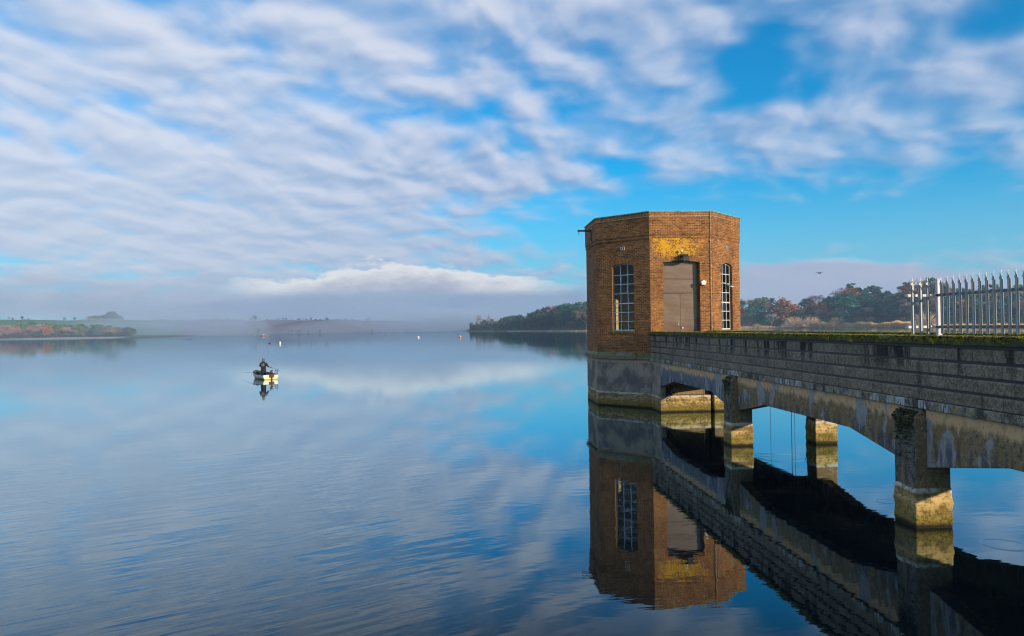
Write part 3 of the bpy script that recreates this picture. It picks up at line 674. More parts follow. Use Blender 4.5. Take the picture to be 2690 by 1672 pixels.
# ------------------------------------------------------------------ bridge
bg_ = empty('footbridge', ORG, PSI); tag(bg_, 'long grey concrete access bridge with block parapets and arched beams leading to the tower', 'bridge')
Y_END = -44.0
BW = 2.90                              # outer faces of the two beams
piers_y = [-9.81, -18.73, -27.65, -36.57]
PD, PW, PB_ = .643, .69, .222
ZB, ZL, ZCB, ZC, Z1, ZS = 2.304, 2.142, 3.303, 3.46, 1.454, 1.085
# deck slab
MB().box(.06, BW-.06, Y_END, .22, 2.10, 2.299).build('deck', M['soffit'], bg_)
MB().box(.30, BW-.30, Y_END, -.002, 2.302, 2.50).build('walkway', M['deck'], bg_)
# beams span by span
ends = [(-1.45, piers_y[0]+PD/2)]+[(piers_y[i]-PD/2, piers_y[i+1]+PD/2) for i in range(3)]+[(piers_y[3]-PD/2, Y_END)]
for k, (ya, yb) in enumerate(ends):
    hl = min(1.95, abs(ya-yb)*.25)
    prof = [(ya, ZS), (ya-hl, Z1), (yb+hl, Z1), (yb, ZS), (yb, 2.138), (ya, 2.138)]
    if k == 0: prof = [(ya, 1.10), (ya-1.95, Z1), (yb+1.75, Z1), (yb, ZS), (yb, 2.138), (ya, 2.138)]
    for x0 in (0, BW-.32):
        MB().prism(prof, lambda a, b, t: (t, a, b), x0, x0+.32).build('beam', M['beam'], bg_, bevel=.015)
    # cross beams under the slab
for y0 in (-4.2, -7.0, -13.0, -15.6, -21.9, -24.5): MB().box(.32, BW-.32, y0-.12, y0+.12, 1.72, 2.098).build('cross_beam', M['soffit'], bg_, bevel=.01)
# piers with sloping heads, worn at the water
def pier(yc, x0, x1, out):             # out: -1 outer side is low x, +1 high x
    mb = MB(); y0, y1 = yc-PD/2, yc+PD/2
    zz = [(-2.5, .0), (.02, .0), (.10, .012), (.30, .0), (.44, .018), (.58, .0), (.68, .0), (.72, -.012), (1.3, -.012), (1.96, -.012)]
    rings = [[(x0-o_, y0-o_, z), (x1+o_, y0-o_, z), (x1+o_, y1+o_, z), (x0-o_, y1+o_, z)] for z, o_ in zz]
    xi = 0.0-.001 if out < 0 else BW+.001
    top = [(x0+.012, y0+.012, 1.98), (x1-.012, y0+.012, 1.98), (x1-.012, y1-.012, 1.98), (x0+.012, y1-.012, 1.98)]
    rings.append(top)
    if out < 0: rings.append([(-.03, y0+.06, 2.13), (x1-.012, y0+.06, 2.13), (x1-.012, y1-.06, 2.13), (-.03, y1-.06, 2.13)])
    else: rings.append([(x0+.012, y0+.06, 2.13), (BW+.03, y0+.06, 2.13), (BW+.03, y1-.06, 2.13), (x0+.012, y1-.06, 2.13)])
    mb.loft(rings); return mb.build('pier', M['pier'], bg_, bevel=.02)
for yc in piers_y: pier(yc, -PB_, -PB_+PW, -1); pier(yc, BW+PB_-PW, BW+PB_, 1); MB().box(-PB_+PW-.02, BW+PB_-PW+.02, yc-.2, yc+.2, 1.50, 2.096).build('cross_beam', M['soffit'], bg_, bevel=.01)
# moss hanging on the heads of the near piers
def sp_head(yc):
    def f(rd):
        t = rd.random()**1.5; y = yc+rd.uniform(-.5, .5)*PD*(1-.3*t)
        return (-PB_-.005-rd.uniform(0, .012), y, 1.98-t*.33*rd.random()*2) if rd.random() < .6 else (-PB_+.18*rd.random(), y, 2.0+.10*rd.random())
    return f
for yc, n_ in ((piers_y[1], 520), (piers_y[0], 220)): o = tufts('moss', M['mossd'], bg_, sp_head(yc), n_, .020, 5); o['kind'] = 'stuff'
# abutment against the tower
ab = empty('abutment'); ab.parent = bg_
MB().box(0, .24, -1.45, -.03, -2, 2.138).build('pilaster', M['base'], ab, bevel=.02)
MB().box(.24, 2.21, -1.38, 0, -2, .72).build('footing', M['pier'], ab, bevel=.02)
MB().box(.24, 2.21, -1.10, 0, .72, 2.10).build('back_wall', M['pier'], ab, bevel=.01)
MB().box(2.34, 3.0, -1.45, 0, -2, 2.10).build('pilaster', M['pier'], ab, bevel=.02)
MB().box(2.21, 2.34, -1.0, 0, -2, 2.10).build('gap_shade', M['black'], ab)  # black fill standing in for the shade of the open gap
o = tufts('ivy', M['mossd'], ab, lambda rd: (.24+.28*abs(rd.gauss(.5, .4)), -1.12-.3*rd.random()**2, 1.45-rd.random()*1.2), 260, .035, 9); o['kind'] = 'stuff'
# ledge under the parapets
for x0, x1 in ((-.06, .28), (BW-.28, BW+.06)): MB().prism([(x0, ZL), (x1, ZL), (x1, ZB-.012), (x0+.0, ZB-.012)], lambda a, b, t: (a, t, b), Y_END, -.04).build('ledge', M['ledge'], bg_, bevel=.012)
# parapet walls: four courses of blocks
rd = random.Random(7)
def parapet(x0, x1, side):
    mb = MB(); ch = (ZCB-ZB)/4
    for c_ in range(4):
        z0 = ZB+c_*ch; y = -.03-(.22 if c_ % 2 else 0); prev = -.03
        while prev > Y_END:
            L = rd.choice((.44, .44, .66)); ny = max(prev-L, Y_END)
            if c_ % 2 and prev == -.03: ny = prev-.24
            j = rd.uniform(-.003, .003); xa = x0+(j if side < 0 else 0); xb = x1+(j if side > 0 else 0)
            g_ = .003; mb_z1 = z0+ch-.045
            P_ = [(xa, z0+.002), (xb, z0+.002), (xb, mb_z1), (xa, mb_z1)]
            if side < 0: P_ = [(xa-.012, z0+.002), (xb, z0+.002), (xb, mb_z1), (xa+.006, mb_z1), (xa-.018, mb_z1-.022)]
            mb.prism(P_, lambda a, b, t: (a, t, b), ny+g_, prev-g_); prev = ny
    pa = mb.build('parapet', M['block'], bg_, bevel=.006, seg=1)
    MB().box(x0+.03 if side < 0 else x0+.03, x1-.03, Y_END, -.03, ZB-.01, ZCB+.002).build('core', M['black'], pa)
    return pa
for x0, x1, sd_ in ((0, .30, -1), (BW-.30, BW, 1)):
    pa = parapet(x0, x1, sd_)
    # coping: rough, mossy
    mb = MB(); n_ = int(-Y_END/.05); rr = random.Random(int(x0*10)); rings = []
    ccx = (x0+x1)/2
    for k in range(n_+1):
        y = -.02+(Y_END+.02)*k/n_; jn = 1.0 if (k % 18) else .0
        w_ = .225; r1_ = lambda s: (rr.random()-.5)*s
        rings.append([(ccx-w_+.015+r1_(.006), y, ZCB+r1_(.004)), (ccx+w_-.015, y, ZCB), (ccx+w_+r1_(.008), y, ZCB+.03), (ccx+w_+r1_(.008), y, ZC-.03+r1_(.01)), (ccx+w_-.04, y, ZC+r1_(.012)-(.01 if not jn else 0)),
                      (ccx+.06, y, ZC+.008+r1_(.012)), (ccx-.08, y, ZC+.008+r1_(.012)), (ccx-w_+.035, y, ZC+r1_(.014)-(.01 if not jn else 0)), (ccx-w_+r1_(.012), y, ZC-.035+r1_(.012)), (ccx-w_+r1_(.012), y, ZCB+.07+r1_(.01)), (ccx-w_+r1_(.006), y, ZCB+.02+r1_(.005))])
    mb.loft(rings).build('coping', M['coping'], pa, smooth=False)
    def spc(rd, cx=ccx, w_=w_):
        while True:
            y = -.05-(rd.random()**.8)*31
            if rd.random() < .35+.65*(.5+.5*math.sin(y*2.1+math.sin(y*5.3)*1.5+cx)): break
        s = rd.random()
        if s < .55: return (cx-w_+.03+rd.gauss(0, .022), y, ZC-.008)
        if s < .75: return (cx-w_-.002, y, ZC-.02-rd.random()**2*.09)
        return (cx+rd.uniform(-.2, .22), y, ZC+.004)
    o = tufts('moss', M['moss'], pa, spc, 5200, .017, 11); o['kind'] = 'stuff'
    o = tufts('moss', M['mossd'], pa, spc, 2600, .014, 12); o['kind'] = 'stuff'
    o = tufts('moss', M['mossy'], pa, spc, 2200, .015, 13); o['kind'] = 'stuff'
# wires hanging below the deck into the water
for (xp_, v_) in ((1845, .9), (2018.6, 1.9), (2073.6, 1.9), (2081.8, 1.9)):
    k_ = (xp_-1345)/F_PX; c_, s_ = math.cos(PSI), math.sin(PSI); b_ = v_+8.243
    aa = (b_*c_-k_*b_*s_)/(s_+k_*c_); yl = aa-31.386
    o = MB().tube([(0, 0, -1.2), (0.01, 0, .4), (0, 0, 2.1)], .007 if xp_ != 2073.6 else .012, 5).build('hanging_wire', M['iron']); o.location = L2W(v_, yl, 0)
    tag(o, {1845: 'thin wire hanging under the first arch next to the tower', 2018.6: 'lone thin wire hanging left in the middle arch', 2073.6: 'thicker dark wire of the pair hanging in the middle arch', 2081.8: 'thinner wire right of the thicker one in the middle arch'}[xp_], 'wire', 'wires hanging below the bridge')

# ------------------------------------------------------------------ palisade fence on the near parapet
fe = empty('palisade_fence', ORG, PSI); tag(fe, 'grey galvanised steel palisade fence with curved spiked tops on the mossy bridge parapet', 'fence')
def pale_mb():
    mb = MB(); hw = .033; zt = 4.36
    prof = [(-hw, .0), (-hw*.62, -.004), (-hw*.36, -.021), (hw*.36, -.021), (hw*.62, -.004), (hw, .0)]
    def ring(z, sc_=1, off=0): return [(off+p[1]+.0, p[0]*sc_, z) for p in prof]+[(off+p[1]+.004, p[0]*sc_, z) for p in prof[::-1]]
    mb.loft([ring(3.50), ring(4.0), ring(zt)])
    for s_, lean in ((-1, -.035), (0, .006), (1, .022)):
        base = [(s_*.022-.011, 0), (s_*.022+.011, 0)]; H = (.135 if s_ == 0 else .10); N = 6; rg = []
        for k in range(N+1):
            t = k/N; wd = .011*(1-t)+.0015; y0 = s_*.022+s_*.020*t*t; x0 = -.012+(lean*2.1)*t**2.2
            rg.append([(x0-.003, y0-wd, zt+H*t), (x0+.003, y0-wd, zt+H*t), (x0+.003, y0+wd, zt+H*t), (x0-.003, y0+wd, zt+H*t)])
        mb.loft(rg)
    return mb
FX = .05
p0 = pale_mb().build('pale', M['galv'], fe); p0.location = (FX, -19.48, 0)
for k in range(1, 34): c_ = p0.copy(); col.objects.link(c_); c_.location = (FX, -19.48-.155*k, 0)
for k in range(3):                    # wing reaching out over the water
    c_ = p0.copy(); col.objects.link(c_); c_.rotation_euler = (0, R((.12, -.08, .1)[k]), R(90)); c_.location = (-.10-.14*k, -19.33, .0)
MB().box(FX+.004, FX+.036, -25, -19.37, 4.16, 4.205).build('rail', M['galvd'], fe, bevel=.004); MB().box(FX+.004, FX+.036, -25, -19.37, 3.60, 3.645).build('rail', M['galvd'], fe, bevel=.004)
MB().box(-.50, FX-.03, -19.325, -19.29, 4.155, 4.20).build('rail', M['whitepaint'], fe, bevel=.004); MB().box(-.50, FX-.03, -19.325, -19.29, 3.60, 3.645).build('rail', M['whitepaint'], fe, bevel=.004)
for y_ in (-19.36, -22.1, -24.9): MB().box(FX-.02, FX+.055, y_-.04, y_+.04 if y_ < -20 else y_+.025, 3.455, 4.47).build('post', M['whitepaint'], fe, bevel=.006)
for z_ in (3.62, 4.18): MB().tube([(FX-.05, -19.40, z_), (FX-.02, -19.40, z_)], .016, 6).build('bolt', M['black'], fe)
MB().box(FX-.12, FX+.14, -19.48, -19.24, 3.462, 3.474).build('base_plate', M['galvd'], fe)

# ------------------------------------------------------------------ rowing boat and angler
BP = on_z(711, 998); HEAD = R(37)      # bow points away and to the left
boat = empty('fishing_boat', (BP.x, BP.y, 0), HEAD); tag(boat, 'small cream clinker dinghy with yellow lower hull and dark gunwale on the open lake', 'boat')
def B2W(x, y, z=0): c_, s_ = math.cos(HEAD), math.sin(HEAD); return (BP.x+x*c_-y*s_, BP.y+x*s_+y*c_, z)
LB = 3.7
def hb(t): return .56*(1-max(0, (t-.35)/.65)**2.3)+.10*math.sin(min(t/.45, 1)*math.pi/2)*(1-max(0, (t-.45)/.55)**2)
def shz(t): return .36+.20*t**2
def kz(t): return -.12+.30*max(0, (t-.75)/.25)**2
NS, NK = 16, 7
def section(t, side, inset=0):
    pts = []
    for k in range(NK):
        s = k/(NK-1); zz = kz(t)+(shz(t)-kz(t))*s; x = hb(t)*(math.sin(min(1, .18+s*.95)*math.pi/2))**.55*(1 if s > 0 else .25)
        pts.append((side*(max(x-inset, .004)), t*LB, zz+(inset*.8 if k == 0 else 0)))
        if 0 < k < NK-1: pts.append((side*(max(x-inset+.012, .004)), t*LB, zz))
    return pts
def hull_mb(inset):
    mb = MB()
    for side in (-1, 1):
        rings = [section(k/NS, side, inset) for k in range(NS+1)]; n = len(rings[0])
        for a, b in zip(rings, rings[1:]):
            for j in range(n-1): mb.face([a[j], a[j+1], b[j+1], b[j]])
    L_ = [section(k/NS, -1, inset)[0] for k in range(NS+1)]; R_ = [section(k/NS, 1, inset)[0] for k in range(NS+1)]
    for k in range(NS): mb.face([L_[k], R_[k], R_[k+1], L_[k+1]])
    return mb
q = newmat('boat_hull_paint'); x, y, z = q.xyz(q.obj)[0:3]; n = q.noise(q.obj, 6, 4, .6)
c = q.mix(n, (.66, .60, .44), (.78, .72, .56)); c = q.mix(q.step(q.add(z, q.mul(n, .08)), .17, .09), c, (.80, .50, .02)); c = q.mix(q.step(q.add(z, q.mul(n, .05)), .065, .03), c, (.05, .045, .02))
M['hull'] = setp(q, c, .4, 0, None, .5)
M['hullin'] = plain('boat_inside', (.20, .19, .17), .7, 0, .2, 8); M['gun'] = plain('dark_gunwale', (.03, .028, .03), .5, 0, .2, 8)
hull_mb(0).build('hull', M['hull'], boat, smooth=False); hull_mb(.025).build('inner_hull', M['hullin'], boat)
for nm, ins, yy_ in (('transom', 0, -.02),):
    sec = [(p[0], p[2]) for p in section(0, 1)]; poly = sec+[(-a, b) for a, b in sec[::-1]]
    MB().prism(poly, lambda a, b, t: (a, t, b), -.025, .02).build('transom', M['hull'], boat)
gp_ = [section(k/NS, -1)[-1] for k in range(NS+1)]+[section(k/NS, 1)[-1] for k in range(NS, -1, -1)]
MB().tube([(p[0], p[1], p[2]+.005) for p in gp_], .026, 6, True).build('gunwale', M['gun'], boat)
mb = MB()
for yy_ in (.35, 1.55, 2.6): mb.box(-hb(yy_/LB)+.03, hb(yy_/LB)-.03, yy_-.11, yy_+.11, .20, .225)
mb.box(-.35, .35, .1, 2.9, -.02, .0); mb.build('thwart', plain('boat_thwart_wood', (.22, .15, .08), .6, 0, .2, 6), boat)
om = empty('outboard_motor'); om.parent = boat; om.location = (.06, 0, 0)
MB().ball((0, -.10, .60), .15, 10, (1, 1.15, .95)).build('cowl', plain('motor_cowl', (.10, .11, .12), .25, .2, .1, 6), om, smooth=True)
MB().ball((.045, -.215, .585), .075, 8, (1, .6, .95)).build('cowl_highlight', M['cream'], om, smooth=True)  # white highlight on the cowl, put in as a cream bulge
MB().box(-.045, .045, -.14, -.05, -.35, .50).tube([(0, -.09, -.25), (0, -.30, -.25)], .04, 8).build('shaft', M['black'], om, bevel=.012)
MB().box(-.20, .20, -.06, -.03, .16, .40).build('clamp', plain('brown_clamp_board', (.09, .045, .03), .6), om, bevel=.01)
nt_ = empty('landing_net', B2W(.50, .25, .30), HEAD); tag(nt_, 'dark hooped landing net standing up at the back of the boat', 'net')
hoop = [(.12*math.sin(t)+.06*(1-math.cos(t))*.5, 0.02, .23-.24*math.cos(t)) for t in np.linspace(0, 2*math.pi, 19)[:-1]]
MB().tube(hoop, .016, 6, True).tube([(0, .02, 0), (-.05, .10, -.25)], .014).build('hoop', M['black'], nt_)
mb = MB()
for k in range(5): a = hoop[2+k]; b = hoop[16-k]; mb.tube([a, b], .005, 4)
for k in (-.05, .03, .10): mb.tube([(k, .02, .04), (k+.03, .02, .43)], .005, 4)
mb.build('mesh', M['black'], nt_)
bagm = plain('dark_bag', (.025, .027, .03), .9, 0, .3, 9, .3)
bg1 = MB().ball((0, 0, .14), .19, 8, (1.2, 1, .9)).build('bag', bagm, bevel=.01); bg1.location = B2W(-.30, 2.2, .22); tag(bg1, 'black bag lying in the bow half of the boat', 'bag')
MB().tube([(-.12, 0, .28), (0, 0, .38), (.12, 0, .28)], .012, 6).build('handle', bagm, bg1)
bx1 = empty('tackle_box', B2W(-.02, 1.62, .225), HEAD); tag(bx1, 'white and red tackle box beside the angler in the boat', 'box')
MB().box(-.15, .15, -.11, .11, 0, .13).build('tray', plain('red_plastic', (.42, .09, .06), .5), bx1, bevel=.01); MB().box(-.155, .155, -.115, .115, .132, .18).tube([(-.06, 0, .18), (-.06, 0, .22), (.06, 0, .22), (.06, 0, .18)], .009, 6).build('lid', M['cream'], bx1, bevel=.01)
cu = MB().box(-.34, .38, -.13, .13, 0, .10).build('cushion', plain('blue_fabric', (.02, .05, .20), .8), bevel=.03); cu.location = B2W(.04, .98, .235-.02); cu.rotation_euler.z = HEAD; tag(cu, 'blue cushion on the seat behind the angler', 'cushion')

# person: one skinned body, standing, back to us, hands low on the rod to the right
def skinned(name, verts, edges, radii, mt, parent=None, root=0, sub=2):
    me = bpy.data.meshes.new(name); me.from_pydata(verts, edges, []); o = bpy.data.objects.new(name, me); col.objects.link(o); me.materials.append(mt)
    if parent: o.parent = parent
    sk = o.modifiers.new('skin', 'SKIN'); sd = me.skin_vertices[0].data
    for i, r_ in enumerate(radii): sd[i].radius = (r_, r_) if not isinstance(r_, tuple) else r_; sd[i].use_root = (i == root)
    sk.use_smooth_shade = True; s_ = o.modifiers.new('sub', 'SUBSURF'); s_.levels = sub; s_.render_levels = sub; return o
pe = empty('person', B2W(-.18, 1.12, 0.0), HEAD+R(-28)); tag(pe, 'angler standing in the boat in long black coat and grey hood holding a rod', 'person')
skin = plain('skin', (.45, .25, .17), .6, 0, .1, 6, .05)
v = []; e = []; r = []
def J(p, rad, par=None): v.append(p); r.append(rad); (e.append((par, len(v)-1)) if par is not None else None); return len(v)-1
pel = J((0, 0, .80), .125); ch_ = J((0, .01, 1.02), .13, pel); sh_ = J((0, .0, 1.26), .12, ch_); nk = J((0, .01, 1.36), .055, sh_); hd = J((0, .025, 1.44), .085, nk); hd2 = J((0, .02, 1.54), .07, hd); nose = J((0, .11, 1.455), .012, hd)
for s_ in (-1, 1):
    J((s_*.085, .015, 1.465), .014, hd); hp = J((s_*.09, 0, .76), .10, pel); kn = J((s_*.11, .03, .42), .062, hp); an_ = J((s_*.12, 0, .10), .045, kn); J((s_*.14, .13, .045), .035, an_)
    so_ = J((s_*.19, 0, 1.24), .062, sh_)
    el_ = J(((.27, .03, 1.02) if s_ > 0 else (-.27, .06, 1.03)), .05, so_); wr = J(((.36, .20, .92) if s_ > 0 else (.02, .27, .95)), .034, el_)
    d_ = Vector((.09, .05, -.01)) if s_ > 0 else Vector((.09, .01, -.01)); wv = Vector(v[wr]); pm = J(tuple(wv+d_*.55), .036, wr)
    for f_ in range(4):                # fingers closed over the rod
        b_ = Vector(v[pm]); k_ = (f_-1.5)*.019; p1 = J(tuple(b_+Vector((.030, k_*.3, .012+k_))), .009, pm); p2 = J(tuple(b_+Vector((.052+.004*(f_ % 2), k_*.3+.006, k_-.010))), .0085, p1); J(tuple(b_+Vector((.040, .020, k_-.024))), .008, p2)
    t1 = J(tuple(Vector(v[pm])+Vector((-.004, -.028, .022))), .011, pm); J(tuple(Vector(v[pm])+Vector((.026, -.034, .030))), .009, t1)
body = skinned('body', v, e, r, skin, pe)
coat = plain('black_coat', (.016, .014, .016), .85, 0, .3, 10, .3)
mb = MB(); rings = []
for z_, rx, ry, cx_ in ((.30, .21, .19, 0), (.50, .205, .18, 0), (.75, .19, .17, 0), (.95, .185, .16, 0), (1.10, .205, .165, 0), (1.22, .215, .15, 0), (1.30, .16, .12, 0), (1.36, .085, .085, 0)):
    rings.append([(cx_+rx*math.cos(t)*(1+.03*math.sin(5*t+z_*9)), ry*math.sin(t), z_) for t in np.linspace(0, 2*math.pi, 21)[:-1]])
mb.loft(rings); mb.build('coat', coat, pe, smooth=True)
for s_ in (1, -1):
    a = [(s_*.17, 0, 1.24), (s_*.285, .03, 1.02), ((.36, .18, .93) if s_ > 0 else (-.02, .25, .96))]; MB().tube(a, [.085, .07, .05], 12).build('sleeve', coat, pe, smooth=True)
MB().loft([[(rx*math.cos(t), .01+ry*math.sin(t)-(.03 if k_ == 3 else 0), z_) for t in np.linspace(0, 2*math.pi, 19)[:-1]] for k_, (z_, rx, ry) in enumerate(((1.33, .10, .10), (1.40, .112, .105), (1.48, .115, .11), (1.56, .10, .10), (1.61, .05, .05)))]).build('hood', plain('grey_hood', (.13, .15, .135), .9, 0, .2, 12, .3), pe, smooth=True)
MB().box(-.13, .13, -.21, -.14, .98, 1.22).build('backpack', plain('slate_pack', (.05, .07, .09), .8), pe, bevel=.03)
mb = MB(); mb.tube([(-.08, -.215, 1.0), (-.07, -.215, 1.2)], .012, 6).tube([(.05, -.215, 1.0), (.05, -.215, 1.2)], .012, 6); mb.build('strap', plain('pale_strap', (.36, .40, .44), .7), pe)
for s_ in (-1, 1): MB().tube([(s_*.11, 0, .05), (s_*.11, 0, .34)], [.055, .07], 10).ball((s_*.13, .07, .05), .055, 8, (.9, 1.6, .8)).build('boot', M['black'], pe)
def rod(name, a, b, label, bend=.06):
    a, b = Vector(a), Vector(b); o = empty(name, a); tag(o, label, 'rod', 'rods of the angler')
    pts = [(b-a)*t+Vector((0, 0, -bend*t*t)) for t in np.linspace(0, 1, 9)]
    MB().tube(pts, [.014-.010*t for t in np.linspace(0, 1, 9)], 6).build('blank', M['black'], o); MB().tube([pts[0], pts[0]+(pts[1]-pts[0])*.8], .02, 8).ball(pts[0]+(pts[1]-pts[0])*.4+Vector((0, 0, -.05)), .035, 7).build('reel', M['iron'], o)
hw_ = pe.matrix_basis @ Vector((.43, .25, .92))
tip = on_z(746, 983, .05)
rod('fishing_rod', hw_, (tip.x, tip.y-.5, .25), 'fishing rod in the angler\'s hands pointing down to the right', .10)
l1 = B2W(-.50, 2.3, .48); tip = on_z(622, 985, .2)
rod('fishing_rod', l1, (tip.x-.2, tip.y+1.6, .30), 'fishing rod laid over the left side of the boat', .03)

# ------------------------------------------------------------------ buoys, far boats, birds
def buoy(x, y, r_, mt, label, tall=1.0, topm=None):
    P_ = on_z(x, y); o = empty('buoy', P_); tag(o, label, 'buoy', 'buoys and floats on the lake')
    MB().ball((0, 0, r_*.45*tall), r_, 10, (1, 1, tall)).build('float', mt, o, smooth=True); MB().tube([(0, 0, r_*1.3*tall), (0, 0, r_*1.65*tall)], r_*.14, 6).build('eye', M['iron'], o); return o
wh_ = M['cream']; org_ = plain('orange_float', (.62, .28, .10), .5, 0, .15, 3)
buoy(1018, 882, .38, org_, 'small pale orange buoy left of the white one far out', 1.3)
buoy(1099, 887.5, .5, wh_, 'round white buoy far out between two orange ones')
buoy(1208.4, 887, .62, org_, 'larger orange buoy nearest the wooded headland')
buoy(669, 881.6, .4, wh_, 'tiny white float on the far water left of the tiny moored boat'); buoy(706, 883.5, .32, org_, 'tiny pinkish float on the far water right of the tiny moored boat')
P_ = on_z(735.5, 904); pb = empty('marker_buoy', P_); tag(pb, 'upright white and blue marker buoy behind the fishing boat', 'buoy')
MB().tube([(0, 0, -.3), (0, 0, .1), (0, 0, .62), (0, 0, .72)], [.24, .26, .24, .12], 14).build('float', wh_, pb, bevel=.02); MB().tube([(-.10, .0, -.3), (-.10, 0, .60)], .19, 12).build('stripe', plain('blue_float', (.02, .07, .30), .5), pb)
def waterbird(loc, rz, k, label, mt, name='water_bird', upright=False, grp=None):
    o = empty(name, loc, rz); tag(o, label, 'bird', grp)
    mb = MB(); B = lambda x, y, z: (x*k, y*k, z*k)
    if upright: pts = [((-.10, 0, -.02), .015), ((0, 0, .06), .06), ((.03, 0, .17), .075), ((.04, 0, .28), .05), ((.06, 0, .36), .025), ((.08, 0, .44), .022), ((.12, 0, .47), .03), ((.18, 0, .475), .008)]
    else: pts = [((-.24, 0, .07), .012), ((-.14, 0, .05), .07), ((0, 0, .04), .10), ((.12, 0, .06), .07), ((.17, 0, .13), .028), ((.19, 0, .20), .028), ((.23, 0, .22), .034), ((.30, 0, .21), .008)]
    mb.tube([B(*p) for p, _ in pts], [r_*k for _, r_ in pts], 10).build('body', mt, o, smooth=True)
    for s_ in (-1, 1): MB().loft([[B(x_, s_*(w_+.01*j), z_-.03*j) for j in (0, 1, 2)]+[B(x_, s_*(w_-.01), z_-.02)] for x_, w_, z_ in ((-.20, .02, .10), (0, .085, .13 if not upright else .17), (.10, .05, .11))]).build('wing', mt, o)
    return o
dk = plain('dark_feathers', (.02, .02, .022), .7); wf = plain('white_feathers', (.55, .55, .56), .7)
waterbird(P_+Vector((0, 0, .70)), R(40), 1.15, 'dark cormorant perched on top of the marker buoy', dk, 'cormorant', True)
waterbird(on_z(708, 903), R(20), 1.6, 'dark duck on the water left of the marker buoy', dk, 'duck')
for k_, x_ in enumerate((487, 493, 499, 502.5)): waterbird(on_z(x_, 892.3), R(10*k_), 1.2, 'dark duck in a short row on the far water', dk, 'duck', grp='row of ducks far out on the left')
waterbird(on_z(1056, 874.8), R(150), 5, 'pale bird resting on the misty far water', wf, 'gull')
waterbird(on_z(986, 874.6), R(10), 3, 'small white bird on the misty far water', wf, 'gull')
# gull on the wing
dgl = ray(2152.6, 719); gl_ = empty('gull', Vector((0, 0, CAM_H))+dgl*140, R(25)); tag(gl_, 'gull flying above the trees right of the tower with raised wings', 'bird')
MB().tube([(-.28, 0, -.02), (-.12, 0, 0), (.05, 0, .02), (.18, 0, .03), (.26, 0, .02), (.33, 0, .0)], [.02, .06, .075, .05, .04, .008], 10).build('body', dk, gl_, smooth=True)
for s_ in (-1, 1): MB().loft([[(x_-.09*c_, s_*y_, z_-.014), (x_-.09*c_, s_*y_, z_+.014), (x_+.09*c_, s_*y_, z_+.014), (x_+.09*c_, s_*y_, z_-.014)] for x_, y_, z_, c_ in ((.02, .05, .03, 1.3), (.08, .30, .26, 1.3), (.02, .52, .22, 1.0), (-.10, .74, .06, .2))]).build('wing', dk, gl_)
def far_boat(x, y, L, label, hullm):
    P_ = on_z(x, y); o = empty('moored_boat', P_, R(5)); tag(o, label, 'boat', 'small boats moored far out')
    MB().loft([[(L*(t-.5), w_*math.cos(a), h_-(h_+.2)*math.sin(a)) for a in (0.05, .6, math.pi/2, 2.5, 3.09)] for t, w_, h_ in ((0, .7, .75), (.4, .85, .7), (.8, .6, .85), (1, .05, 1.0))]).build('hull', hullm, o)
    MB().box(-L*.18, L*.08, -.45, .45, .4, 1.15).build('cabin', M['cream'], o, bevel=.08)
far_boat(267.5, 888.2, 4.6, 'white boat moored off the sandy spit on the left', wh_); far_boat(693, 883.2, 4.5, 'tiny dark and white boat moored far out in the centre', plain('brown_hull', (.30, .20, .16), .6))
# white building on the far left ridge
P_ = pos(344, 1360); wb = empty('white_barn', (P_.x, P_.y, ztop_px(344, 846, 1360)-.8), R(12)); tag(wb, 'long low white building on the green ridge far left', 'building')
MB().box(-6.2, 6.2, -3, 3, -2, 2.9).build('wall', plain('white_wall', (.80, .76, .70), .7, 0, .05), wb)
MB().prism([(-3.3, 2.9), (0, 4.2), (3.3, 2.9)], lambda a, b, t: (t, a, b), -6.4, 6.4).build('roof', plain('pale_roof', (.40, .36, .33), .7, 0, .1), wb)
for x_ in (-4, -1.5, 1.2, 3.8): MB().box(x_-.5, x_+.5, -3.05, -2.9, .6, 1.8).build('window', M['black'], wb)

# ------------------------------------------------------------------ trees
def foliage(name, c, c2, vary=.7):
    q = newmat(name); rnd = q.n('ShaderNodeObjectInfo').outputs['Random']; isl = q.n('ShaderNodeNewGeometry').outputs['Random Per Island']
    nn = q.noise(q.obj, .35, 3, .6); f = q.m('MULTIPLY_ADD', isl, .5, q.mul(q.step(nn, .35, .65), .5), clamp=True)
    cc = q.mix(f, c, c2); cc = q.tint(cc, q.grey(q.m('MULTIPLY_ADD', rnd, vary, 1.05-vary*.5))); return setp(q, cc, .85, 0, None, .15)
FM = {'pine': foliage('pine_needles', (.015, .095, .075), (.06, .21, .13)), 'green': foliage('olive_foliage', (.06, .10, .04), (.19, .23, .08)),
      'rust': foliage('rust_foliage', (.24, .10, .035), (.52, .25, .085)), 'bare': foliage('bare_twigs', (.25, .185, .15), (.52, .39, .30)),
      'plum': foliage('plum_twigs', (.28, .14, .13), (.54, .31, .26)), 'tan': foliage('tan_twigs', (.42, .30, .18), (.70, .52, .34)),
      'pale': foliage('pale_twigs', (.46, .38, .32), (.72, .62, .52)), 'bark': plain('bark', (.11, .08, .06), .9, 0, .3, 1, .3), 'barkp': plain('pale_bark', (.34, .28, .24), .9, 0, .2, 1, .3), 'ivy': foliage('dark_crown', (.03, .06, .055), (.10, .15, .11))}
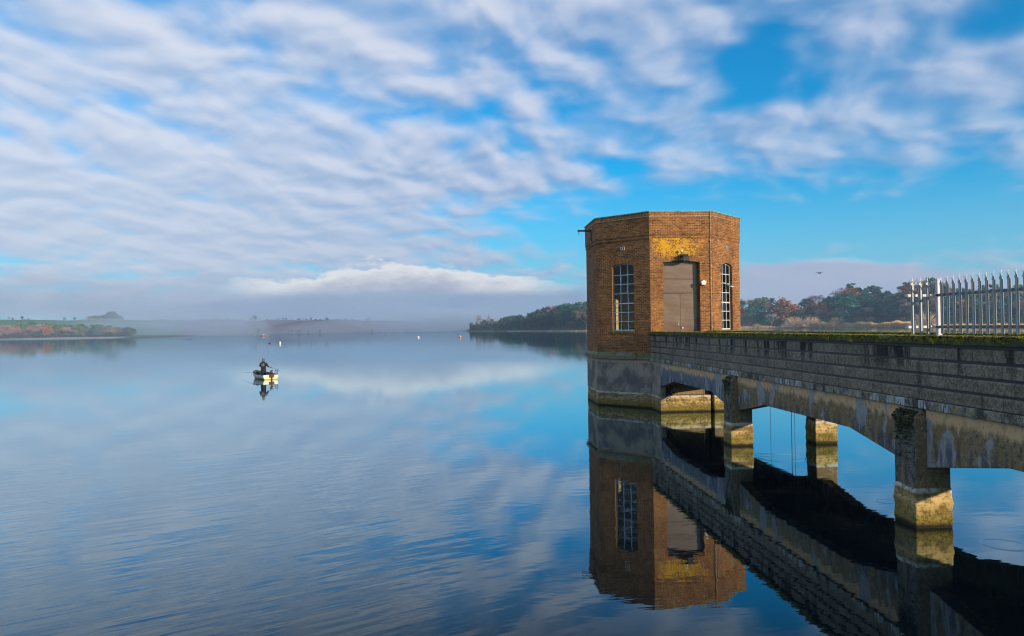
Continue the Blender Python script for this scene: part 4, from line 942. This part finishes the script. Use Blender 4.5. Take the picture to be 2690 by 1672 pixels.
class Geo:
    def __init__(s): s.V = []; s.F = []; s.n = 0
    def quads(s, C, N1, N2, sz):       # centres, two axes, sizes
        n = len(C); a = N1*sz[:, None]; b = N2*sz[:, None]
        Vq = np.stack([C-a-b, C+a-b, C+a+b, C-a+b], 1).reshape(-1, 3); s.V.append(Vq); s.F.append(np.arange(4*n).reshape(n, 4)+s.n); s.n += 4*n
    def tube(s, A, B, ra, rb, k=4):
        A, B = np.array(A), np.array(B); t = (B-A)/max(1e-6, np.linalg.norm(B-A)); u = np.cross(t, [0, 0, 1] if abs(t[2]) < .9 else [1, 0, 0]); u = u/np.linalg.norm(u); w_ = np.cross(t, u)
        an = np.linspace(0, 2*np.pi, k+1)[:-1]; ring = np.cos(an)[:, None]*u+np.sin(an)[:, None]*w_
        s.V.append(np.concatenate([A+ring*ra, B+ring*rb])); s.F.append(np.array([[j, (j+1) % k, k+(j+1) % k, k+j] for j in range(k)])+s.n); s.n += 2*k
    def arr(s): return np.concatenate(s.V), np.concatenate(s.F)
def runit(rs, n): a = rs.normal(size=(n, 3)); return a/np.linalg.norm(a, axis=1)[:, None]
def clump(g_, rs, c, r_, n, sz, flat=1.0):
    d = runit(rs, n); P_ = c+d*(r_*rs.rand(n)**.45)[:, None]*np.array([1, 1, flat]); a = runit(rs, n); b = np.cross(a, runit(rs, n)); b /= np.linalg.norm(b, axis=1)[:, None]
    g_.quads(P_, a, b, sz*rs.uniform(.5, 1.2, n))
def branch(gb, gt, rs, A, d, L, r_, depth, tw_, spread=.55):
    B = A+d*L; gb.tube(A, B, r_, r_*.65, 4)
    if depth == 0:
        n = tw_; P0 = A+(B-A)*rs.uniform(.1, 1, n)[:, None]; dirs = d+runit(rs, n)*.9; dirs /= np.linalg.norm(dirs, axis=1)[:, None]; Ls = L*rs.uniform(.5, 1.1, n)
        sd_ = np.cross(dirs, runit(rs, n)); sd_ /= np.linalg.norm(sd_, axis=1)[:, None]; C_ = P0+dirs*(Ls/2)[:, None]
        a = dirs*(Ls/2)[:, None]; b = sd_*.035; Vq = np.stack([C_-a-b, C_+a, C_+a+b*.3, C_-a+b], 1).reshape(-1, 3); gt.V.append(Vq); gt.F.append(np.arange(4*n).reshape(n, 4)+gt.n); gt.n += 4*n; return
    for k in range(3 if depth > 1 else 4):
        nd = d+runit(rs, 1)[0]*spread+np.array([0, 0, .08]); nd /= np.linalg.norm(nd); branch(gb, gt, rs, A+(B-A)*rs.uniform(.55, 1), nd, L*rs.uniform(.62, .85), r_*.6, depth-1, tw_, spread)
def make_tree(kind, seed):             # every tree about 14 m tall at scale 1
    rs = np.random.RandomState(seed); gb, gt = Geo(), Geo()
    if kind in ('green', 'rust', 'ivy'):
        gb.tube((0, 0, -1), (0, 0, 6), .35, .22, 6); gb.tube((0, 0, 6), (.3, 0, 11), .22, .06, 5)
        for k in range(7): a = k*.9+rs.rand(); gb.tube((0, 0, 3.5+k*.7), (2.8*math.cos(a), 2.8*math.sin(a), 6+k*.9), .12, .04)
        for _ in range(46):
            d = runit(rs, 1)[0]; rr_ = rs.uniform(.45, 1.0); c = np.array([4.6*d[0]*rr_, 4.6*d[1]*rr_, 8.0+5.2*d[2]*rr_]); 
            if c[2] < 2.2: continue
            clump(gt, rs, c, rs.uniform(.8, 1.6), 40, .27)
    elif kind == 'pine':
        gb.tube((0, 0, -1), (.2, 0, 8), .28, .2, 6); gb.tube((.2, 0, 8), (0, .3, 13), .2, .05, 5)
        for k in range(40):
            z = rs.uniform(3.6, 13.2); sp_ = 3.4*(1-((z-8)/7.5)**2)*.9+.4; a = rs.uniform(0, 6.28); q_ = rs.uniform(.35, 1); c = np.array([sp_*q_*math.cos(a), sp_*q_*math.sin(a), z])
            gb.tube((.1, 0, z-1.0), c, .08, .03); clump(gt, rs, c, rs.uniform(.9, 1.7), 42, .25, .8)
    elif kind in ('bare', 'plum', 'pale'):
        sp_ = .62 if kind != 'pale' else .5
        branch(gb, gt, rs, np.array([0, 0, -1.]), np.array([0, 0, 1.]), 4.6, .28, 5 if kind != 'pale' else 4, 5 if kind != 'pale' else 9, sp_)
    elif kind == 'tan':                # pollard willow bush: stems fanning from the foot, 5 m tall
        for _ in range(14): d = runit(rs, 1)[0]; d[2] = abs(d[2])+.5; d /= np.linalg.norm(d); gb.tube((0, 0, -.5), d*2.6, .12, .05)
        n = 1500; d = runit(rs, n); d[:, 2] = np.abs(d[:, 2])*.95+.05; P0 = d*rs.uniform(.8, 3.2, n)[:, None]*np.array([1.15, 1.15, 1.2]); dirs = d+runit(rs, n)*.28; dirs /= np.linalg.norm(dirs, axis=1)[:, None]; L_ = rs.uniform(.6, 1.5, n)
        sd_ = np.cross(dirs, runit(rs, n)); sd_ /= np.linalg.norm(sd_, axis=1)[:, None]; a = dirs*(L_/2)[:, None]; b = sd_*.045; C_ = P0+a
        gt.V.append(np.stack([C_-a-b, C_+a, C_+a+b*.3, C_-a+b], 1).reshape(-1, 3)); gt.F.append(np.arange(4*n).reshape(n, 4)); gt.n += 4*n
    elif kind == 'poplar':
        for k in range(3): x_ = k*1.6-1.6; gb.tube((x_, 0, -1), (x_, 0, 13), .18, .04)
        for _ in range(60): z = rs.uniform(1.5, 14); c = np.array([rs.choice([-1.6, 0, 1.6])+rs.normal()*.5, rs.normal()*.5, z]); clump(gt, rs, c, .8, 16, .16, 1.6)
    return gb.arr(), gt.arr()
LIB = {}
for kd, n_ in (('green', 3), ('rust', 2), ('ivy', 2), ('pine', 4), ('bare', 3), ('plum', 3), ('pale', 2), ('tan', 3)):
    LIB[kd] = [make_tree(kd, 100*len(LIB)+i) for i in range(n_)]
FM['poplar'] = FM['bare']; LIB['poplar'] = [make_tree('poplar', 900)]
def np_mesh(name, Vn, Fn, mt):
    me = bpy.data.meshes.new(name); n = len(Fn); me.vertices.add(len(Vn)); me.vertices.foreach_set('co', Vn.astype(np.float32).ravel())
    me.loops.add(4*n); me.loops.foreach_set('vertex_index', Fn.astype(np.int32).ravel()); me.polygons.add(n); me.polygons.foreach_set('loop_start', np.arange(n, dtype=np.int32)*4)
    me.update(calc_edges=True); me.validate(); me.materials.append(mt); return me
MESH = {}
def tree(name, label, kind, xp, d, h, group=None, cat='tree', var=0, ytop=None, wide=1.0, sink=.3):
    """a tree of height h standing on the ground in photo column xp at distance d"""
    var %= len(LIB[kind]); key = (kind, var)
    if key not in MESH: (vb, fb), (vt, ft) = LIB[kind][var]; MESH[key] = (np_mesh('trunk', vb, fb, FM['barkp'] if kind in ('pale',) else FM['bark']), np_mesh('crown', vt, ft, FM[kind]))
    base = pos(xp, d)
    if ytop is not None: h = max(3, ztop_px(xp, ytop, d)-base.z)
    o = empty(name, base-Vector((0, 0, sink)), random.Random(xp*7+d).uniform(0, 6.28)); tag(o, label, cat, group); ref = 14 if kind != 'tan' else 5.2
    if kind in ('bare', 'plum', 'pale'): ref = 14.0
    k = h/ref; o.scale = (k*wide, k*wide, k)
    a = bpy.data.objects.new('trunk', MESH[key][0]); b = bpy.data.objects.new('crown', MESH[key][1])
    for c_ in (a, b): col.objects.link(c_); c_.parent = o
    return o
def wood(name, label, spec, cat='wood', place=None):
    """a far wood that reads as one mass: spec of (kind, xp, d, h)"""
    acc = {}
    for i, (kind, xp, d, h, wd) in enumerate(spec):
        kind_l = LIB[kind]; (vb, fb), (vt, ft) = kind_l[i % len(kind_l)]; base = np.array(pos(xp, d)); ref = 14 if kind != 'tan' else 5.2; k = h/ref
        a = random.Random(i).uniform(0, 6.28); Rm = np.array([[math.cos(a), math.sin(a), 0], [-math.sin(a), math.cos(a), 0], [0, 0, 1]])
        for mk, (vv, ff) in (('bark', (vb, fb)), (kind, (vt, ft))):
            vv = (vv*np.array([k*wd, k*wd, k]))@Rm+base-np.array([0, 0, .4]); L_ = acc.setdefault(mk, [[], [], 0]); L_[0].append(vv); L_[1].append(ff+L_[2]); L_[2] += len(vv)
    Vs, Fs, Ms, off = [], [], [], 0
    for mi_, (mk, L_) in enumerate(acc.items()): vv = np.concatenate(L_[0]); ff = np.concatenate(L_[1]); Vs.append(vv); Fs.append(ff+off); Ms += [mi_]*len(ff); off += len(vv)
    me = np_mesh(name, np.concatenate(Vs), np.concatenate(Fs), FM[list(acc)[0]])
    for mk in list(acc)[1:]: me.materials.append(FM[mk])
    me.polygons.foreach_set('material_index', np.array(Ms, dtype=np.int32))
    o = bpy.data.objects.new(name, me); col.objects.link(o); tag(o, label, cat, kind='stuff'); return o
rd = random.Random(21)
# headland: dense dark wood seen as one mass
TOPX = [1228, 1262, 1300, 1340, 1380, 1410, 1440, 1500, 1545, 1750, 1950]; TOPY = [858, 840, 838, 830, 827, 815, 806, 796, 792, 780, 778]
spec = []
for i in range(210):
    xp = 1232+(rd.random()**.85)*520; t = rd.random(); s_ = float(sh(A_(xp))); d = s_+8+t*130*(.35+min(1, (xp-1225)/250)*.65)
    yt = np.interp(xp, TOPX, TOPY)+rd.uniform(-1, 5); base = pos(xp, d).z; h = min(25, max(4.5, (ztop_px(xp, yt-2, d)-base)*(1.0 if t > .4 else .8)))
    kd = rd.choices(['pine', 'green', 'ivy', 'plum', 'bare', 'rust'], [6, 1, 6, 1.6, 1.2, .2] if xp > 1330 else [1.5, 1, 5, 1, 3, .1])[0]; spec.append((kd, xp, d, h, rd.uniform(.9, 1.25)))
wood('headland_wood', 'dense dark green and plum wood covering the headland left of the tower', spec)
tree('tree', 'small dark pointed tree at the very tip of the headland', 'ivy', 1238, 856, 9, var=1, ytop=846, wide=.7)
tree('poplar_tree', 'row-topped pale bare poplar near the tip of the headland', 'poplar', 1258, 845, 16, ytop=829, wide=1.1); tree('poplar_tree', 'slimmer bare poplar just right of the paler one on the headland', 'poplar', 1283, 835, 16, ytop=829, wide=.9)
# left wood belt by the sandy spit
spec = []
for i in range(190):
    xp = rd.uniform(-260, 296); d = 632+rd.random()*60; yt = 846+max(0, (xp-150))*.05+rd.uniform(-2, 6); base = pos(xp, d).z
    h = max(5, min(13, ztop_px(xp, yt, d)-base)); kd = rd.choices(['plum', 'bare', 'green', 'pine', 'rust', 'ivy'], [5, 4, 2.5, 1.5, .5, 1])[0]; spec.append((kd, xp, d, h, rd.uniform(1.2, 1.7)))
for i in range(30):
    xp = rd.uniform(-60, 70); spec.append((rd.choice(['plum', 'bare']), xp, 618+rd.random()*15, rd.uniform(6, 9), 1.2))
wood('left_bank_wood', 'mixed brown and green wood behind the sandy spit at far left', spec)
for k_, (xp, kd, yt, lb) in enumerate(((66, 'plum', 856, 'plum brown tree low in front of the left bank wood'), (124, 'rust', 852, 'tall orange brown tree in the middle of the left bank wood'), (220, 'rust', 872, 'small bright orange bush at the edge of the sandy spit'), (270, 'ivy', 853, 'dark round tree at the right end of the left bank wood'))): tree('tree', lb, kd, xp, 622 if k_ != 3 else 660, 8, var=k_, ytop=yt)
# hedge and woods on far shores
spec = [(rd.choice(['bare', 'green', 'ivy']), rd.uniform(290, 350), 640+rd.random()*40, rd.uniform(4.5, 8), 1.3) for _ in range(34)]
wood('shore_scrub', 'low scrub on the shore right of the sandy spit', spec, 'scrub')
# ridge trees
RT = [(24, 829, 'bare', 'bare tree at the far left end of the ridge'), (33, 834, 'ivy', 'low dark tree beside the bare one at the far left of the ridge'), (58, 829.5, 'ivy', 'broad rounded tree on the far left ridge'), (75, 835, 'ivy', 'low round tree right of the broad one on the far left ridge'),
      (169, 833, 'green', 'lone flat topped tree on the bare part of the left ridge'), (196, 832, 'ivy', 'lone small tree left of the ridge copse'), (226, 832, 'bare', 'slim bare tree against the left end of the ridge copse'), (326, 834, 'bare', 'thin bare tree at the right end of the ridge copse near the white building'),
      (414, 831, 'bare', 'faint bare tree in the mist right of the white building'), (569, 831, 'bare', 'misty lone tree on the purple ridge left of centre'), (669, 827, 'ivy', 'misty conical tree on the purple ridge centre left'), (610, 836, 'green', 'misty low tree between the two lone ridge trees'),
      (817, 833, 'ivy', 'dark tree at the left of the misty ridge group'), (830, 837, 'ivy', 'low dark tree in the middle of the misty ridge group'), (857, 833, 'ivy', 'round dark tree at the right of the misty ridge group'), (973, 829, 'bare', 'tall bare tree nearly lost in the mist')]
for k_, (xp, yt, kd, lb) in enumerate(RT): 
    d = float(np.interp(A_(xp), TA[:, 0], TA[:, 2]))-25; tree('tree', lb, kd, xp, d, 9, 'trees along the far ridge', var=k_, ytop=yt, wide=1.15, sink=.5)
spec = [(rd.choice(['ivy', 'bare', 'green']), xp_, 1395+rd.random()*30, rd.uniform(6, 8.5)+7*math.exp(-((xp_-294)/12)**2), 1.3) for xp_ in [rd.uniform(232, 322) for _ in range(60)]]
wood('ridge_copse', 'dark copse on the far ridge left of the white building', spec)
spec = [(rd.choice(['ivy', 'bare']), rd.uniform(520, 1000), 1690+rd.random()*60, rd.uniform(4, 7), 1.6) for _ in range(46)]+[(rd.choice(['ivy', 'bare']), rd.uniform(440, 1180), float(sh(A_(700)))+60+rd.random()*30, rd.uniform(3, 6), 1.6) for _ in range(40)]
wood('far_hedge', 'faint hedges and scrub across the misty far fields', spec, 'hedge')
# right hand wood, tree by tree where they show
RX = [1940, 1965, 2000, 2040, 2078, 2105, 2135, 2170, 2200, 2235, 2270, 2300, 2335, 2365, 2390, 2420, 2450, 2480, 2520, 2580, 2640, 2700, 2800]
RY = [778, 775, 782, 782, 797, 784, 768, 772, 752, 744, 757, 752, 766, 762, 742, 736, 724, 742, 746, 752, 742, 745, 748]
names_ = {'pine': ('pine_tree', 'dark pine'), 'green': ('tree', 'olive tree'), 'rust': ('tree', 'rust tree'), 'bare': ('tree', 'bare grey tree'), 'plum': ('tree', 'bare plum tree'), 'ivy': ('tree', 'dark tree')}
def rzone(x): 
    return 'beside the tower' if x < 2030 else 'left of the skyline dip' if x < 2120 else 'left of the tallest pines' if x < 2210 else 'among the tallest pines' if x < 2340 else 'left of the fence' if x < 2430 else 'behind the fence'
for row, (dd, n_, drop) in enumerate(((128, 46, 0), (95, 44, 9), (62, 42, 22), (34, 34, 36))):
    for i in range(n_):
        xp = 1900+(2830-1900)*(i+rd.uniform(.1, .9))/n_; d = max(float(sh(A_(xp))), 700 if xp > 2320 else 0)+dd+rd.uniform(-10, 10); yt = float(np.interp(xp, RX, RY))+drop+rd.uniform(-3, 5)
        base = pos(xp, d); h = ztop_px(xp, yt, d)-base.z; h = min(24, max(7.0, h*1.04))
        piney = 2200 < xp < 2370 or 2000 < xp < 2040; wts = [8, 1.2, .4, 1.2, 1, 1] if piney else [2, 1, 1.3, 3.4, 4, .8]
        kd = rd.choices(['pine', 'green', 'rust', 'bare', 'plum', 'ivy'], wts)[0]; nm, lb = names_[kd]
        fl_ = lb+(' along the skyline ' if row == 0 else ' in the upper rows ' if row == 1 else ' in the lower rows ' if row == 2 else ' at the foot of the wood ')+rzone(xp)
        tree(nm, fl_, kd, xp, d, h, fl_, var=i, wide=rd.uniform(1.1, 1.4) if kd != 'pine' else rd.uniform(1.2, 1.5))
SP = [('tree', 'round rust orange tree right of the first pines beside the tower', 'rust', 2060, 790, 778, 1.25, 0), ('pine_tree', 'big light green pine in the middle of the right wood', 'pine', 2222, 775, 776, 1.5, 1), ('tree', 'wide bare plum coloured tree left of the tall pines', 'plum', 2146, 850, 766, 1.5, 1),
      ('tree', 'tall fine bare tree rising above the middle pines', 'bare', 2224, 855, 742, 1.4, 1), ('tree', 'tall spreading bare tree on the highest skyline beside the fence', 'bare', 2447, 820, 722, 1.45, 0), ('tree', 'dark dense round tree on the skyline left of the fence', 'ivy', 2388, 845, 737, 1.5, 0), ('tree', 'reddish brown bush low beside the fence', 'rust', 2412, 655, 836, 1.8, 1)]
for nm, lb, kd, xp, d, yt, wd, vr in SP: tree(nm, lb, kd, xp, d, 14, var=vr, ytop=yt, wide=wd)
WS = [('willow', 'pale bare fan shaped willow at the water right of the tower', 'pale', 2026, 773, 812, 1.1), ('willow_bush', 'wide tan willow bush, first right of the pale bare willow', 'tan', 2088, 769, 826, 1.25), ('willow_bush', 'rounded tan willow bush between the wide one and the reeds', 'tan', 2133, 766, 825, 1.1), ('willow_bush', 'small tan willow bush at the left end of the reeds', 'tan', 2201, 757, 828, 1.1), ('willow_bush', 'large pale tan bush half behind the fence end', 'tan', 2430, 650, 812, 1.0), ('willow_bush', 'low tan bush close to the tower', 'tan', 1988, 770, 848, 1.3)]
for nm, lb, kd, xp, d, yt, wd in WS: tree(nm, lb, kd, xp, d, 6, var=int(xp) % 3, ytop=yt, wide=wd, cat='bush' if kd == 'tan' else 'tree')
# low scrub and reeds along the right shore
spec = [(rd.choice(['plum', 'plum', 'bare', 'ivy']), xp_, max(float(sh(A_(xp_))), 690 if xp_ > 2320 else 0)+rd.uniform(16, 30), rd.uniform(3, 5), 1.8) for xp_ in [rd.uniform(1930, 2820) for _ in range(110)]]
wood('shore_scrub', 'low purple brown scrub below the right hand wood', spec, 'scrub')
def reeds(name, label, x0, x1, n, hmin, hmax, depth, cols, seed, off=0):
    rs = np.random.RandomState(seed); acc_V = []; xs = rs.uniform(x0, x1, n); ds = np.array([float(sh(A_(x))) for x in xs])+off+rs.uniform(0, 1, n)*depth; az_ = np.arctan((xs-1345)/F_PX)
    z = ground_h(np.degrees(az_), ds)-.2; hh = rs.uniform(hmin, hmax, n)*(1+.18*np.sin(xs*.07)+.12*np.sin(xs*.19)); P_ = np.stack([ds*np.sin(az_), ds*np.cos(az_), z], 1); a = R(24)+rs.uniform(-.6, .6, n); wv = np.stack([np.cos(a), np.sin(a), 0*a], 1)*.14
    ln = rs.normal(size=(n, 3))*.25; ln[:, 2] = 0; T_ = P_+ln+np.stack([0*a, 0*a, hh], 1); Vq = np.stack([P_-wv, P_+wv, T_+wv*.35, T_-wv*.35], 1).reshape(-1, 3)
    me = np_mesh(name, Vq, np.arange(4*n).reshape(n, 4), foliage(name+'_blades', *cols, vary=0)); o = bpy.data.objects.new(name, me); col.objects.link(o); tag(o, label, 'reeds', kind='stuff')
reeds('reed_bed', 'golden reed bed at the water edge below the pines', 2150, 2395, 6500, 2.6, 4.6, 10, ((.62, .40, .13), (.88, .68, .30)), 3)
reeds('reed_fringe', 'rusty reed fringe along the right shore', 1900, 2180, 3600, 1.0, 2.4, 7, ((.34, .20, .11), (.62, .42, .22)), 4)
reeds('marsh_reeds', 'orange brown marsh growth beyond the palisade fence', 2340, 2800, 9000, .8, 2.0, 60, ((.34, .19, .08), (.66, .44, .20)), 5)
# stony margin of the headland and the sandy spit
def margin(name, kindl, x0, x1, off, hz, c, c2, wid):
    mb = MB(); rr = random.Random(3); n = int((x1-x0)/4)
    for i in range(n):
        xa = x0+(x1-x0)*i/n
        for _ in range(3):
            p = pos(xa+rr.uniform(0, 4), float(sh(A_(xa)))+off+rr.uniform(0, wid)); k = rr.uniform(.5, 1.3)*hz; mb.ball((p.x, p.y, max(.05, p.z)), k, 4, (rr.uniform(.8, 2), 1, .8))
    o = mb.build(name, plain(name+'_stone', c, .9, 0, .3, .5, .2, c2=c2), None, fix=False); tag(o, kindl, 'stones', kind='stuff')
margin('stones', 'pale stones along the foot of the headland', 1380, 1640, .5, .55, (.30, .24, .17), (.50, .42, .30), 5)
mb = MB(); xs = np.linspace(62, 300, 60); P0_ = []
for k_, x_ in enumerate(xs):
    e_ = math.sin(math.pi*k_/59)**.4; row = []
    for j, (o_, z_) in enumerate(((-16, -.15), (-9, .18), (0, .55), (8, .95))): a = math.atan((x_-1345)/F_PX); d = 605+o_*e_+1; row.append((d*math.sin(a), d*math.cos(a), z_*(.5+.5*e_)))
    P0_.append(row)
for a, b in zip(P0_, P0_[1:]):
    for j in range(3): mb.face([a[j], b[j], b[j+1], a[j+1]])
tag(mb.build('sand_spit', plain('pale_sand', (.50, .40, .28), .9, 0, .2, .3, .1)), kind='structure')

# ------------------------------------------------------------------ air: thin haze everywhere, mist lying on the lake
def volmat(name, dens_, c):
    m = bpy.data.materials.new(name); m.use_nodes = True; nt = m.node_tree; nt.nodes.clear(); o = nt.nodes.new('ShaderNodeOutputMaterial'); v_ = nt.nodes.new('ShaderNodeVolumePrincipled')
    v_.inputs['Color'].default_value = (*c, 1); v_.inputs['Density'].default_value = dens_; v_.inputs['Anisotropy'].default_value = 0.0; nt.links.new(v_.outputs[0], o.inputs['Volume']); return m
HC = (.50, .66, .88)
hz = MB().box(-2400, 2400, -70, 2400, -2.6, 95).build('haze', volmat('haze', .00022, HC)); tag(hz, 'thin blue haze over the lake', 'haze', kind='stuff')
def mist(label, xp, d, rx, ry, rz, z, dens_):
    a = math.atan((xp-1345)/F_PX); vm = volmat('mist', dens_*.42, (.60, .72, .88)); rr = random.Random(int(xp))
    for k in range(6):
        mb = MB(); mb.ball((0, 0, 0), 1, 16); o = mb.build('mist_bank', vm, None, smooth=True); kk = rr.uniform(.45, 1.0)
        ux = rr.uniform(-1, 1)*rx*.75; o.location = (d*math.sin(a)+ux*math.cos(a), d*math.cos(a)-ux*math.sin(a)+rr.uniform(-.5, .5)*ry, z+rr.uniform(-.1, .35)*rz)
        o.scale = (rx*kk*.8, ry*kk, rz*rr.uniform(.5, .95)); o.rotation_euler = (0, R(rr.uniform(-9, 9)), -a); tag(o, label, 'mist', kind='stuff')
mist('pale plume of mist hiding the far shore right of the green field', 455, 720, 62, 45, 28, 2, .010)
mist('thin tail of the plume of mist over the white building', 395, 760, 60, 40, 26, 8, .004)
mist('thin veil of mist along the wooded shore at far left', 120, 585, 150, 26, 17, 1, .006)
mist('low mist bank lying along the far water', 860, 940, 360, 90, 24, 4, .0065)
mist('drifting mist in front of the far hedges near the headland', 1110, 1000, 110, 70, 34, 4, .008)
mist('mist filling the gap beside the headland tip', 1230, 1180, 120, 60, 34, 0, .010)
# ------------------------------------------------------------------ render settings
scene.render.engine = 'CYCLES'
cy = scene.cycles; cy.filter_width = 1.15; cy.max_bounces = 8; cy.diffuse_bounces = 3; cy.glossy_bounces = 4; cy.transparent_max_bounces = 16; cy.transmission_bounces = 4; cy.volume_bounces = 1; cy.caustics_reflective = False; cy.caustics_refractive = False
